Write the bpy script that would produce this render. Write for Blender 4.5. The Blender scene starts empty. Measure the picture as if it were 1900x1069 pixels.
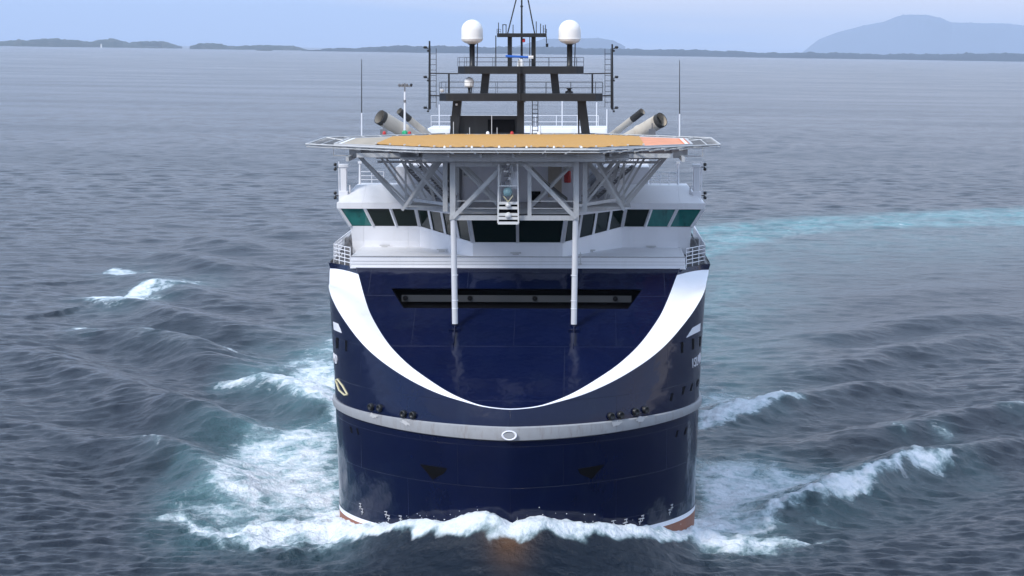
import bpy, bmesh, math, random
import numpy as np
from mathutils import Vector, Matrix
random.seed(7); rng = np.random.default_rng(11)
R = math.radians
scene = bpy.context.scene
col = scene.collection

# ------------------------------------------------------------------ camera
F, CH = 4200.0, 31.4                       # focal length in photo pixels (1900 wide), camera height
PITCH = math.atan((534.5-92)/F); ROLL = 0.0155
cam = bpy.data.cameras.new('camera'); cam_o = bpy.data.objects.new('camera', cam); col.objects.link(cam_o)
cam.sensor_width = 36; cam.lens = 36*F/1900; cam.clip_start = 1; cam.clip_end = 300000
ROLLM = Matrix.Rotation(-ROLL, 4, 'Y')
cam_o.matrix_world = Matrix.Translation((0,0,CH)) @ ROLLM @ Matrix.Rotation(R(90)-PITCH, 4, 'X')
scene.camera = cam_o
scene.render.resolution_x, scene.render.resolution_y = 1024, 576

# ------------------------------------------------------------------ sky and sun
SUN_EL, SUN_AZ = R(40), R(224)             # azimuth clockwise from +Y: behind the camera, to the left
w = bpy.data.worlds.new("World"); scene.world = w; w.use_nodes = True
nt = w.node_tree; nt.nodes.clear()
def N(t, kind, **kw):
    n = t.nodes.new(kind)
    for k, v in kw.items():
        if k in n.inputs.keys(): n.inputs[k].default_value = v
        else: setattr(n, k, v)
    return n
sky = N(nt, 'ShaderNodeTexSky', sky_type='NISHITA', sun_disc=False, sun_elevation=SUN_EL, sun_rotation=SUN_AZ,
        air_density=1.0, dust_density=0.3, ozone_density=2.0)
tc = N(nt, 'ShaderNodeTexCoord'); sep = N(nt, 'ShaderNodeSeparateXYZ'); nt.links.new(tc.outputs['Generated'], sep.inputs[0])
mp = N(nt, 'ShaderNodeMapping'); mp.inputs['Scale'].default_value = (4.0, 4.0, 70.0); mp.inputs['Location'].default_value = (4.3, 1.2, 0.7)
nt.links.new(tc.outputs['Generated'], mp.inputs[0])
cl = N(nt, 'ShaderNodeTexNoise', Scale=1.0, Detail=6.0, Roughness=0.55); nt.links.new(mp.outputs[0], cl.inputs['Vector'])
bias = N(nt, 'ShaderNodeMath', operation='MULTIPLY_ADD'); bias.inputs[1].default_value = 0.9; bias.inputs[2].default_value = 0.0
nt.links.new(sep.outputs['X'], bias.inputs[0])
up = N(nt, 'ShaderNodeMath', operation='MULTIPLY_ADD'); up.inputs[1].default_value = 5.0
nt.links.new(sep.outputs['Z'], up.inputs[0]); nt.links.new(bias.outputs[0], up.inputs[2])
clamp = N(nt, 'ShaderNodeClamp', Min=-0.25, Max=0.55); nt.links.new(up.outputs[0], clamp.inputs[0])
add = N(nt, 'ShaderNodeMath', operation='ADD'); nt.links.new(cl.outputs[0], add.inputs[0]); nt.links.new(clamp.outputs[0], add.inputs[1])
cr = N(nt, 'ShaderNodeMapRange', interpolation_type='SMOOTHSTEP'); cr.inputs['From Min'].default_value = 0.44; cr.inputs['From Max'].default_value = 0.78
nt.links.new(add.outputs[0], cr.inputs['Value'])
tint = N(nt, 'ShaderNodeMix', data_type='RGBA', blend_type='MULTIPLY'); tint.inputs[0].default_value = 1.0
tint.inputs[7].default_value = (0.92, 0.98, 1.30, 1)
nt.links.new(sky.outputs[0], tint.inputs[6])
mixc = N(nt, 'ShaderNodeMix', data_type='RGBA'); mixc.inputs[7].default_value = (6.0, 7.2, 9.3, 1)
base = N(nt, 'ShaderNodeMix', data_type='RGBA'); base.inputs[0].default_value = 0.7; base.inputs[7].default_value = (3.6, 5.5, 9.8, 1)
nt.links.new(tint.outputs[2], base.inputs[6])
ccol = N(nt, 'ShaderNodeMix', data_type='RGBA'); ccol.inputs[6].default_value = (7.4, 7.4, 8.2, 1); ccol.inputs[7].default_value = (5.7, 7.2, 9.7, 1)
zr_ = N(nt, 'ShaderNodeMapRange', interpolation_type='SMOOTHSTEP'); zr_.inputs['From Min'].default_value = .03; zr_.inputs['From Max'].default_value = .25
nt.links.new(sep.outputs['Z'], zr_.inputs['Value']); nt.links.new(zr_.outputs[0], ccol.inputs[0]); nt.links.new(ccol.outputs[2], mixc.inputs[7])
nt.links.new(cr.outputs[0], mixc.inputs[0]); nt.links.new(base.outputs[2], mixc.inputs[6])
bg = N(nt, 'ShaderNodeBackground', Strength=0.10); nt.links.new(mixc.outputs[2], bg.inputs[0])
wo = N(nt, 'ShaderNodeOutputWorld'); nt.links.new(bg.outputs[0], wo.inputs[0])

sl = bpy.data.lights.new('sun', 'SUN'); sl.energy = 2.6; sl.angle = R(12); sl.color = (1.0, 0.96, 0.91)
so = bpy.data.objects.new('sun', sl); col.objects.link(so)
sdir = Vector((math.sin(SUN_AZ)*math.cos(SUN_EL), math.cos(SUN_AZ)*math.cos(SUN_EL), math.sin(SUN_EL)))
so.rotation_euler = sdir.to_track_quat('Z', 'Y').to_euler(); so.location = (0, 0, 200)
vs = scene.view_settings; vs.view_transform = 'Standard'; vs.look = 'None'; vs.gamma = 1; vs.exposure = 0.38
scene.cycles.use_denoising = True
scene.cycles.max_bounces = 6; scene.cycles.volume_bounces = 1

# ------------------------------------------------------------------ measuring: a sight line to a point of known distance
YAW = R(1.9); X0, D0 = -0.13, 133.3        # the ship's heading and the place of her stem
SHIP = Matrix.Translation((0,0,CH)) @ ROLLM @ Matrix.Translation((X0, D0, -CH)) @ Matrix.Rotation(-YAW, 4, 'Z')
SHIP_INV = SHIP.inverted()
def sight(px, py):
    a = (px-950)/F; b = (py-534.5)/F
    return a, math.cos(PITCH)-b*math.sin(PITCH), -(math.sin(PITCH)+b*math.cos(PITCH))
def SP(px, py, yl):                        # point of the ship at station yl (metres aft of the stem)
    d = sight(px, py); c, s = math.cos(YAW), math.sin(YAW)
    t = (yl+X0*s+D0*c)/(d[0]*s+d[1]*c)
    X, Y, Z = d[0]*t, d[1]*t, d[2]*t+CH
    return Vector(((X-X0)*c-(Y-D0)*s, yl, Z))
def SEA(px, py, z=0.0):                    # point of the water
    d = ROLLM.to_3x3() @ Vector(sight(px, py)); t = (z-CH)/d.z
    return d.x*t, d.y*t
def FAR(px, py, Y):                        # point at distance Y
    d = ROLLM.to_3x3() @ Vector(sight(px, py)); t = Y/d.y
    return Vector((d.x*t, Y, CH+d.z*t))

# ------------------------------------------------------------------ materials
def mat(name, color, rough=0.5, metal=0.0, noise=0.0, nscale=3.0, stretch=(1,1,1), dirt=None, dirt_amt=0.0, bump=0.0, spec=0.5, coat=0.0, bscale=None):
    m = bpy.data.materials.new(name); m.use_nodes = True; t = m.node_tree
    b = t.nodes['Principled BSDF']
    b.inputs['Roughness'].default_value = rough; b.inputs['Metallic'].default_value = metal
    b.inputs['Specular IOR Level'].default_value = spec; b.inputs['Coat Weight'].default_value = coat; b.inputs['Coat Roughness'].default_value = 0.12
    c4 = (*color, 1)
    if noise or dirt:
        tcn = N(t, 'ShaderNodeTexCoord'); mpn = N(t, 'ShaderNodeMapping'); mpn.inputs['Scale'].default_value = stretch
        t.links.new(tcn.outputs['Object'], mpn.inputs[0])
        nz = N(t, 'ShaderNodeTexNoise', Scale=nscale, Detail=6.0, Roughness=0.6); t.links.new(mpn.outputs[0], nz.inputs['Vector'])
        mx = N(t, 'ShaderNodeMix', data_type='RGBA'); mx.inputs[6].default_value = tuple(min(1, x*(1-noise)) for x in color)+(1,)
        mx.inputs[7].default_value = tuple(min(1, x*(1+noise)) for x in color)+(1,)
        t.links.new(nz.outputs[0], mx.inputs[0]); out = mx.outputs[2]
        if dirt:
            n2 = N(t, 'ShaderNodeTexNoise', Scale=nscale*0.6, Detail=8.0, Roughness=0.7); 
            mp2 = N(t, 'ShaderNodeMapping'); mp2.inputs['Scale'].default_value = (2.5*stretch[0], 2.5*stretch[1], 0.5*stretch[2]); mp2.inputs['Location'].default_value = (5, 3, 8)
            t.links.new(tcn.outputs['Object'], mp2.inputs[0]); t.links.new(mp2.outputs[0], n2.inputs['Vector'])
            mr = N(t, 'ShaderNodeMapRange', interpolation_type='SMOOTHSTEP'); mr.inputs['From Min'].default_value = 0.5; mr.inputs['From Max'].default_value = 0.75
            mr.inputs['To Max'].default_value = dirt_amt; t.links.new(n2.outputs[0], mr.inputs['Value'])
            m2 = N(t, 'ShaderNodeMix', data_type='RGBA'); m2.inputs[7].default_value = (*dirt, 1)
            t.links.new(mr.outputs[0], m2.inputs[0]); t.links.new(out, m2.inputs[6]); out = m2.outputs[2]
        t.links.new(out, b.inputs['Base Color'])
        rr = N(t, 'ShaderNodeMapRange'); rr.inputs['To Min'].default_value = max(0.02, rough*0.8); rr.inputs['To Max'].default_value = min(1, rough*1.25)
        t.links.new(nz.outputs[0], rr.inputs['Value']); t.links.new(rr.outputs[0], b.inputs['Roughness'])
        if bump:
            nb = nz
            if bscale:
                nb = N(t, 'ShaderNodeTexNoise', Scale=bscale, Detail=3.0); t.links.new(tcn.outputs['Object'], nb.inputs['Vector'])
            bp = N(t, 'ShaderNodeBump', Strength=1.0, Distance=bump); t.links.new(nb.outputs[0], bp.inputs['Height']); t.links.new(bp.outputs[0], b.inputs['Normal'])
    else: b.inputs['Base Color'].default_value = c4
    return m
M = {}
M['navy'] = mat('navy_hull_paint', (0.0026, 0.0060, 0.031), 0.12, noise=0.25, nscale=0.35, stretch=(1,1,1.6), dirt=(0.012,0.02,0.045), dirt_amt=0.3, bump=0.08, bscale=0.45, spec=0.4)
def seams(m, wd, hg, dep):
    t = m.node_tree; b = t.nodes['Principled BSDF']; g = N(t,'ShaderNodeTexCoord'); sp_ = N(t,'ShaderNodeSeparateXYZ'); cb = N(t,'ShaderNodeCombineXYZ')
    t.links.new(g.outputs['Object'], sp_.inputs[0]); t.links.new(sp_.outputs['X'], cb.inputs[0]); t.links.new(sp_.outputs['Z'], cb.inputs[1])
    br = N(t,'ShaderNodeTexBrick', Scale=1.0); br.inputs['Mortar Size'].default_value=.014; br.inputs['Mortar Smooth'].default_value=.6; br.inputs['Brick Width'].default_value=wd; br.inputs['Row Height'].default_value=hg
    t.links.new(cb.outputs[0], br.inputs['Vector']); bp = N(t,'ShaderNodeBump', Strength=1.0, Distance=dep, invert=True)
    old = b.inputs['Normal'].links[0].from_socket if b.inputs['Normal'].links else None
    t.links.new(br.outputs['Fac'], bp.inputs['Height'])
    if old: t.links.new(old, bp.inputs['Normal'])
    t.links.new(bp.outputs[0], b.inputs['Normal'])
seams(M['navy'], 6.4, 2.6, .012)
M['white'] = mat('white_ship_paint', (0.74, 0.75, 0.79), 0.4, noise=0.05, nscale=0.8, dirt=(0.45,0.43,0.40), dirt_amt=0.18)
M['stripe'] = mat('white_bow_paint', (0.83, 0.84, 0.90), 0.35, noise=0.03, nscale=1.0, dirt=(.55,.52,.5), dirt_amt=.25)
seams(M['white'], 3.1, 40.0, .012)
M['band'] = mat('grey_fender_paint', (0.31, 0.32, 0.34), 0.5, noise=0.12, nscale=2.0, dirt=(0.17,0.13,0.10), dirt_amt=0.6)
M['wornp'] = mat('worn_pale_paint',(.5,.5,.51),.6,noise=.2,nscale=5)
M['red'] = mat('antifouling_paint', (0.26, 0.10, 0.06), 0.55, noise=0.2, nscale=2.0, dirt=(0.3,0.22,0.15), dirt_amt=0.5)
M['alu'] = mat('weathered_aluminium', (0.52, 0.525, 0.53), 0.5, metal=0.15, noise=0.15, nscale=2.0, dirt=(0.2,0.19,0.18), dirt_amt=0.35)
M['alud'] = mat('dark_grating', (0.14, 0.145, 0.155), 0.6, metal=0.3, noise=0.2, nscale=4.0)
M['black'] = mat('black_mast_paint', (0.009, 0.010, 0.012), 0.45, noise=0.3, nscale=1.5, dirt=(0.03,0.03,0.03), dirt_amt=0.4)
M['dark'] = mat('dark_opening', (0.002, 0.002, 0.003), 0.7, spec=.12)
M['beam'] = mat('dark_grey_beam', (0.022,0.025,0.03), 0.6, noise=.2, nscale=2)
M['greysteel'] = mat('grey_steel', (0.16, 0.16, 0.17), 0.55, noise=0.2, nscale=2.0, dirt=(0.10,0.08,0.06), dirt_amt=0.5)
M['glass'] = mat('tinted_glass', (0.004, 0.012, 0.010), 0.06, spec=0.22)
M['glassg'] = mat('green_glass', (0.02, 0.15, 0.14), 0.06, spec=0.6, noise=.55, nscale=1.3, dirt=(.004,.02,.02), dirt_amt=.9)
M['exh'] = mat('exhaust_steel', (0.48, 0.43, 0.36), 0.6, noise=0.15, nscale=1.2, dirt=(0.26,0.20,0.13), dirt_amt=0.6)
M['soot'] = mat('sooty_steel', (0.035, 0.033, 0.03), 0.8)
M['radome'] = mat('radome_plastic', (0.80, 0.79, 0.77), 0.45, noise=0.02, nscale=2.0)
M['poleg'] = mat('pole_paint',(.56,.57,.60),.45,noise=.06,nscale=1.5,dirt=(.35,.34,.33),dirt_amt=.4)
M['blue'] = mat('blue_paint', (0.02, 0.12, 0.5), 0.4)
M['redp'] = mat('red_paint', (0.5, 0.03, 0.03), 0.5)
M['green'] = mat('green_lamp', (0.02, 0.35, 0.15), 0.4)
M['net'] = mat('ochre_landing_net', (0.50, 0.27, 0.075), 0.85, noise=0.3, nscale=9.0, bump=0.03)
M['yellow'] = mat('pale_yellow_wash', (0.6,0.55,0.35), 0.6)
def deck_mat():
    m = bpy.data.materials.new('helideck_paint'); m.use_nodes = True; t = m.node_tree; b = t.nodes['Principled BSDF']
    tcn = N(t,'ShaderNodeTexCoord'); sx = N(t,'ShaderNodeSeparateXYZ'); t.links.new(tcn.outputs['Object'], sx.inputs[0])
    nz = N(t,'ShaderNodeTexNoise', Scale=1.1, Detail=6.0); t.links.new(tcn.outputs['Object'], nz.inputs['Vector'])
    rp = N(t,'ShaderNodeValToRGB'); mr = N(t,'ShaderNodeMapRange'); mr.inputs['From Min'].default_value=-12; mr.inputs['From Max'].default_value=12
    t.links.new(sx.outputs['X'], mr.inputs['Value']); t.links.new(mr.outputs[0], rp.inputs[0])
    e = rp.color_ramp.elements; rp.color_ramp.interpolation='CONSTANT'
    e[0].position=0; e[0].color=(0.42,0.36,0.28,1); e[1].position=0.13; e[1].color=(0.46,0.33,0.22,1)
    for p_, c_ in ((0.5,(0.45,0.30,0.14,1)),(0.83,(0.75,0.31,0.17,1)),(0.945,(0.8,0.22,0.08,1)),(0.965,(0.5,0.5,0.5,1))):
        q = e.new(p_); q.color = c_
    mx = N(t,'ShaderNodeMix', data_type='RGBA', blend_type='MULTIPLY'); mx.inputs[0].default_value=0.6
    t.links.new(rp.outputs[0], mx.inputs[6]); gr = N(t,'ShaderNodeMapRange'); gr.inputs['From Min'].default_value=.3; gr.inputs['From Max'].default_value=.7; gr.inputs['To Min'].default_value=.6; gr.inputs['To Max'].default_value=1.15
    t.links.new(nz.outputs[0], gr.inputs['Value']); t.links.new(gr.outputs[0], mx.inputs[7]); t.links.new(mx.outputs[2], b.inputs['Base Color']); b.inputs['Roughness'].default_value=.8
    return m
M['deck'] = deck_mat()

# ------------------------------------------------------------------ mesh helpers
class MB:
    def __init__(s): s.v=[]; s.f=[]
    def poly(s, pts):
        n=len(s.v); s.v += [tuple(p) for p in pts]; s.f.append(tuple(range(n, n+len(pts)))); return s
    def grid(s, rows, close=False):
        n=len(s.v); k=len(rows[0])
        for r in rows: s.v += [tuple(p) for p in r]
        for i in range(len(rows)-1):
            for j in range(k-1 if not close else k):
                a=n+i*k+j; b=n+i*k+(j+1)%k
                s.f.append((a,b,b+k,a+k))
        return s
    def box(s, c, d, rz=0, rx=0):
        m = Matrix.Rotation(rz,3,'Z') @ Matrix.Rotation(rx,3,'X'); n=len(s.v)
        for x in (-.5,.5):
            for y in (-.5,.5):
                for z in (-.5,.5): s.v.append(tuple(Vector(c)+m@Vector((x*d[0],y*d[1],z*d[2]))))
        for f in ((0,1,3,2),(4,6,7,5),(0,4,5,1),(2,3,7,6),(0,2,6,4),(1,5,7,3)): s.f.append(tuple(n+i for i in f))
        return s
    def beam(s, p, q, a, b=None):
        b = b or a; p=Vector(p); q=Vector(q); d=(q-p); L=d.length; d.normalize()
        up = Vector((0,0,1)) if abs(d.z)<.95 else Vector((0,1,0))
        u = d.cross(up).normalized(); v = u.cross(d).normalized(); n=len(s.v)
        for t in (p,q):
            for i,j in ((-1,-1),(1,-1),(1,1),(-1,1)): s.v.append(tuple(t+u*i*a/2+v*j*b/2))
        for f in ((0,3,2,1),(4,5,6,7),(0,1,5,4),(1,2,6,5),(2,3,7,6),(3,0,4,7)): s.f.append(tuple(n+i for i in f))
        return s
    def tube(s, p, q, r, r2=None, k=10, cap=True):
        r2 = r if r2 is None else r2; p=Vector(p); q=Vector(q); d=(q-p).normalized()
        up = Vector((0,0,1)) if abs(d.z)<.95 else Vector((0,1,0))
        u = d.cross(up).normalized(); v = u.cross(d).normalized(); n=len(s.v)
        for t,rr in ((p,r),(q,r2)):
            for i in range(k):
                a=2*math.pi*i/k; s.v.append(tuple(t+u*math.cos(a)*rr+v*math.sin(a)*rr))
        for i in range(k):
            j=(i+1)%k; s.f.append((n+i,n+j,n+k+j,n+k+i))
        if cap: s.f.append(tuple(n+k-1-i for i in range(k))); s.f.append(tuple(n+k+i for i in range(k)))
        return s
    def lathe(s, c, prof, k=24, axis=None):
        c=Vector(c); n=len(s.v); m = Matrix.Identity(3) if axis is None else Vector(axis).to_track_quat('Z','Y').to_matrix()
        for r,z in prof:
            for i in range(k):
                a=2*math.pi*i/k; s.v.append(tuple(c+m@Vector((r*math.cos(a), r*math.sin(a), z))))
        for i in range(len(prof)-1):
            for j in range(k):
                a=n+i*k+j; b=n+i*k+(j+1)%k; s.f.append((a,b,b+k,a+k))
        return s
    def ladder(s, p, q, wd, axis, rung=0.3, r=0.025):
        p=Vector(p); q=Vector(q); ax=Vector(axis).normalized()*wd/2
        s.tube(p-ax,q-ax,r,k=5).tube(p+ax,q+ax,r,k=5); n=int((q-p).length/rung)
        for i in range(1,n): t=p.lerp(q,i/n); s.tube(t-ax,t+ax,r*.8,k=5)
        return s
    def rail(s, pts, h=1.05, bars=3, r=0.025, step=1.4):
        for a,b in zip(pts[:-1],pts[1:]):
            a=Vector(a); b=Vector(b)
            for i in range(bars): z=Vector((0,0,h*(i+1)/bars)); s.tube(a+z,b+z,r,k=5)
            n=max(1,round((b-a).length/step))
            for i in range(n+1): t=a.lerp(b,i/n); s.tube(t,t+Vector((0,0,h)),r*1.1,k=5)
        return s
    def build(s, name, m, parent=None, smooth=False, bevel=0, label=None):
        me = bpy.data.meshes.new(name); me.from_pydata(s.v, [], s.f); me.update()
        if smooth:
            me.polygons.foreach_set('use_smooth', [True]*len(me.polygons))
        o = bpy.data.objects.new(name, me); col.objects.link(o)
        me.materials.append(M[m] if isinstance(m,str) else m)
        if parent: o.parent = parent
        if bevel:
            bv=o.modifiers.new('bevel','BEVEL'); bv.width=bevel; bv.segments=2; bv.limit_method='ANGLE'
        if label: o['label']=label
        return o
def fixn(o):
    bm=bmesh.new(); bm.from_mesh(o.data); bmesh.ops.remove_doubles(bm, verts=bm.verts, dist=1e-4); bmesh.ops.recalc_face_normals(bm, faces=bm.faces); bm.to_mesh(o.data); bm.free(); return o
def smooth_angle(o, a=30):
    bm=bmesh.new(); bm.from_mesh(o.data); bmesh.ops.remove_doubles(bm, verts=bm.verts, dist=1e-4); bmesh.ops.recalc_face_normals(bm, faces=bm.faces)
    for f in bm.faces: f.smooth=True
    for e in bm.edges:
        if len(e.link_faces)==2 and e.calc_face_angle(0)>R(a): e.smooth=False
    bm.to_mesh(o.data); bm.free(); return o
V = Vector
def part(name, parent):
    o = bpy.data.objects.new(name, None); col.objects.link(o); o.parent = parent; o.empty_display_size=.1; return o
def thing(name, label, cat, loc=(0,0,0), group=None):
    o = bpy.data.objects.new(name, None); col.objects.link(o); o.location = loc; o['label']=label; o['category']=cat
    if group: o['group']=group
    return o

# ------------------------------------------------------------------ the ship
ship = thing('offshore_ship', 'navy blue and white offshore ship with inverted bow, helideck and black mast', 'ship')
ship.matrix_world = SHIP
def outline(u):
    th = math.asin(min(1,u)); return 14.1*(0.8*(1-math.cos(th))+0.2*u**1.25)
def half(z):
    return float(np.interp(z,[-4,0,8.7,12,16.0,17.2],[11.4,11.66,11.93,12.07,12.30,12.62]))
PZ, PK = 9.754, 0.4906                     # the sloping fore deck: z = PZ + PK*y
OUT = [(0,10.01),(.05,10.02),(.1,10.07),(.15,10.12),(.2,10.26),(.25,10.38),(.3,10.49),(.35,10.63),(.4,10.8),(.45,11.0),(.5,11.22),(.55,11.47),(.6,11.75),(.65,12.05),
       (.7,12.38),(.75,12.78),(.8,13.25),(.85,13.85),(.9,14.50),(.95,15.14),(.98,15.75),(1.0,16.1)]
INN = [(0,.58),(.66,.62),(1.74,.84),(2.5,1.24),(3.24,1.69),(4.02,2.3),(4.78,3.02),(5.57,3.82),(6.38,4.69),(7.39,6.08),(8.09,7.29),(8.73,8.66),(9.27,9.95),(9.56,10.9),(9.87,12.0),(10.15,13.09),(10.30,13.7),(10.44,14.23)]
def interp(tab, x):
    return float(np.interp(x, [a for a,_ in tab], [b for _,b in tab]))
def shell(u, z, extra=0.0):                # a point of the outer bow plating
    B = half(z)+extra; y = outline(u)
    if z<8.2: y += (8.2-z)**1.2*0.13*(1-u*u)
    y += .40*max(0,z-9.05)*(1-u*u) + 1.5*u*(1-u)*max(0,8-max(z,0))/8
    return V((B*u, y-extra*(1-u), z))
for _k in range(3):
    INN = [INN[0]]+[p for a,b in zip(INN[:-1],INN[1:]) for p in ((a[0]*.75+b[0]*.25,a[1]*.75+b[1]*.25),(a[0]*.25+b[0]*.75,a[1]*.25+b[1]*.75))]+[INN[-1]]
us = [math.sin(t) for t in np.linspace(0, math.pi/2, 49)]
TOPZ = 17.15
def zout(u):
    wd_=min(.045,u,1-u); return sum(interp(OUT,u+wd_*k/4) for k in range(-4,5))/9
hull = part('hull', ship)
def side_cols(zlo, zhi, rows, extra=0.0, aft=True, sgn=1, a0=0.0):
    cols=[]
    for u in us:
        if u < a0: continue
        b = zhi(u,0) if callable(zhi) else zhi; a = zlo(u,0) if callable(zlo) else zlo
        cols.append([V((sgn*p.x,p.y,p.z)) for p in (shell(u, a+(b-a)*i/rows, extra) for i in range(rows+1))])
    if aft:
        for y in (15.0,16.0,17.0,18.0,19,21,25,30,36,42,42.01,55,70,80,86,90):
            b = zhi(1,y) if callable(zhi) else zhi; a = zlo(1,y) if callable(zlo) else zlo
            k = 1.0-0.10*max(0,(y-70)/20)**2
            cols.append([V((sgn*(half(z)+extra+.22*max(0,min(1,(z-11)/5))*min(1,(y-14.1)/3.5))*k,y,z)) for z in (a+(b-a)*i/rows for i in range(rows+1))])
    return cols
def tophull(u,y):
    if y==0: return zout(u)
    if y<18.01: return 16.1+(y-14.1)*0.165
    return TOPZ if y<=42 else 8.2
hm = MB()
for sgn in (1,-1):
    hm.grid(side_cols(-4.0, tophull, 26, sgn=sgn))
# the stripe's ground strip, fore deck and the corner above the stripe are one shell with the sides
Pin = [V((x,y,PZ+PK*y)) for x,y in INN]
def strip_pts():
    P=[]                                    # outer edge resampled with the inner one
    n=40
    outer=[shell(u, zout(u)) for u in us]+[V((half(16.25)+.057,15,16.25)),V((half(16.41)+.12,16,16.41)),V((half(16.58)+.18,17,16.58)),V((half(16.74)+.22,18,16.74))]
    return outer
outer = strip_pts()
def resample(pts,n):
    L=[0]; 
    for a,b in zip(pts[:-1],pts[1:]): L.append(L[-1]+(b-a).length)
    return [V([float(np.interp(L[-1]*i/(n-1), L, [p[k] for p in pts])) for k in range(3)]) for i in range(n)]
NO=60
Oo=resample(outer,NO); Ii=resample(Pin,NO)
Oo=[outer[0]]+Oo[1:]; 
cm=MB()
for sgn in (1,-1):
    rows=[]
    for k in range(5):
        t=k/4; rr=[]
        for a,b in zip(Oo,Ii):
            p=a.lerp(b,t); bul=0.10*(b-a).length*4*t*(1-t)*0.5; p=p+V((0.35,-0.6,0.5))*bul*min(1,(b-a).length)
            rr.append((sgn*p.x,p.y,p.z))
        rows.append(rr)
    cm.grid(rows)
# corner above the stripe, front bulwark edge
a0,b0=Oo[-1],Ii[-1]
tA=V((half(17.15)+.22,18.0,TOPZ)); tB=V((10.62,14.95,17.13))
for sgn in (1,-1):
    q=lambda p:(sgn*p.x,p.y,p.z)
    hm.grid([[q(a0.lerp(b0,i/6)) for i in range(7)],[q(tA.lerp(tB,i/6)) for i in range(7)]])
hull_m = smooth_angle(hm.build('hull_plating','navy',hull))
crescent = smooth_angle(cm.build('bow_stripe','stripe',hull, label='broad white crescent stripe round the fore deck'))
# transom and main deck aft, upper deck under the houses
MB().poly([(-11.8,90,8.2),(11.8,90,8.2),(11.0,90,-4),(-11.0,90,-4)]).build('transom','navy',hull)
MB().box((0,66.1,8.0),(23.2,47.5,.3)).build('main_deck','greysteel',hull)
# fore deck: the sloping plane with the mooring recess cut out
rec=[SP(722,535,0),SP(1188,537,0),SP(1160,573,0),SP(744,572,0)]
def on_plane(px,py):
    lo,hi=-5,40
    for _ in range(50):
        m=(lo+hi)/2; p=SP(px,py,m)
        if p.z>PZ+PK*m: lo=m
        else: hi=m
    return p
rc=[on_plane(722,535.5),on_plane(1188,536),on_plane(1160,573),on_plane(743,572)]
sx=[(abs(rc[0].x)+rc[1].x)/2,(abs(rc[3].x)+rc[2].x)/2]; ry=[(rc[0].y+rc[1].y)/2,(rc[2].y+rc[3].y)/2]
loopi=[(-sx[0],ry[0]),(sx[0],ry[0]),(sx[1],ry[1]),(-sx[1],ry[1])]
loopo=[(p.x,p.y) for p in Ii]+[(10.62,14.95),(-10.62,14.95)]+[(-p.x,p.y) for p in Ii[:0:-1]]
bm=bmesh.new()
def addloop(L):
    vv=[bm.verts.new((x,y,PZ+PK*y)) for x,y in L]; return [bm.edges.new((vv[i],vv[(i+1)%len(vv)])) for i in range(len(vv))]
es=addloop(loopo)+addloop(loopi); bmesh.ops.triangle_fill(bm, edges=es, use_beauty=True)
bmesh.ops.recalc_face_normals(bm, faces=bm.faces)
if sum(f.normal.z for f in bm.faces)<0: bmesh.ops.reverse_faces(bm, faces=bm.faces)
me=bpy.data.meshes.new('fore_deck'); bm.to_mesh(me); bm.free(); fd=bpy.data.objects.new('fore_deck',me); col.objects.link(fd); fd.parent=hull; me.materials.append(M['navy'])
rcs=MB(); top=[V((x,y,PZ+PK*y)) for x,y in loopi]; bot=[p+V((0,1.6,-0.25)) for p in top]
for i in range(4): rcs.poly([top[i],top[(i+1)%4],bot[(i+1)%4],bot[i]])
rcs.poly(bot); rc_o=rcs.build('mooring_recess','dark',hull)
zb=(top[0].z+top[2].z)/2-.1; yb=(ry[0]+ry[1])/2+.75
MB().box((0,yb+.1,zb),(2*sx[1]+.5,.22,.42)).build('recess_beam','beam',hull)
for x in (-7.2,-3.0,1.2,6.4): MB().lathe((x,yb-.05,zb+.03),[(0.02,.06),(.15,.05),(.17,.02),(.17,-.04)],12,axis=(0,-1,0)).build('fairlead','dark',hull)
# seams on the fore deck
# grey fender band
bm_=MB()
for sgn in (1,-1):
    cols=[]
    for c in side_cols(8.25,9.03,1,extra=0.0,sgn=sgn):
        cols.append(c)
    prof=[(0,-.39),(.16,-.33),(.2,0),(.16,.33),(0,.39)]
    rows=[]
    L=[(u,None) for u in us]+[(1,y) for y in (16,20,30,42,55,70)]
    for dx,dz in prof:
        z=8.64+dz; rr=[]
        for u,y in L:
            dzz=0.0
            if y is None:
                p=shell(u,z); nrm=V((u**3,-(1-u*u)**.5,0)).normalized(); p=p+nrm*dx
            else: p=V((half(z)+dx,y,z))
            w_=1.12-0.52*min(1,u*u); p.z=8.60+ (p.z-8.64)*w_
            rr.append((sgn*p.x,p.y,p.z))
        rows.append(rr)
    bm_.grid(rows)
smooth_angle(bm_.build('fender_band','band',hull),50)
# white boot line and red antifouling
for nm,z0,z1,m_,ex in (('boot_line',1.5,1.8,'stripe',0.03),('antifouling',-3.9,1.5,'red',0.02)):
    b=MB()
    for sgn in (1,-1): b.grid(side_cols(z0,z1,6 if m_=='red' else 1,extra=ex,sgn=sgn,aft=True))
    smooth_angle(b.build(nm,m_,hull))
# bulbous forefoot under water
MB().lathe((0,1.2,-1.9),[(0.01,2.6),(.6,2.3),(1.1,1.5),(1.35,0),(1.3,-4)],20,axis=(0,-1,0)).build('bulb','red',hull,smooth=True)
# eye at the stem
e=MB(); 
for k in range(2):
    pass
e.lathe(SP(945,808,-0.22),[(.33,.0),(.42,.10),(.47,.05),(.47,-.1)],20,axis=(0,-1,0.05)); eo=e.build('stem_eye','stripe',hull,smooth=True); 
for v in eo.data.vertices: v.co.z = 8.53+(v.co.z-8.53)*.62
ei=MB().lathe(SP(945,808,-0.25),[(.01,.02),(.3,.02),(.33,-.02)],20,axis=(0,-1,0)).build('eye_opening','band',hull)
for v in ei.data.vertices: v.co.z = 8.53+(v.co.z-8.53)*.55
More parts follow.
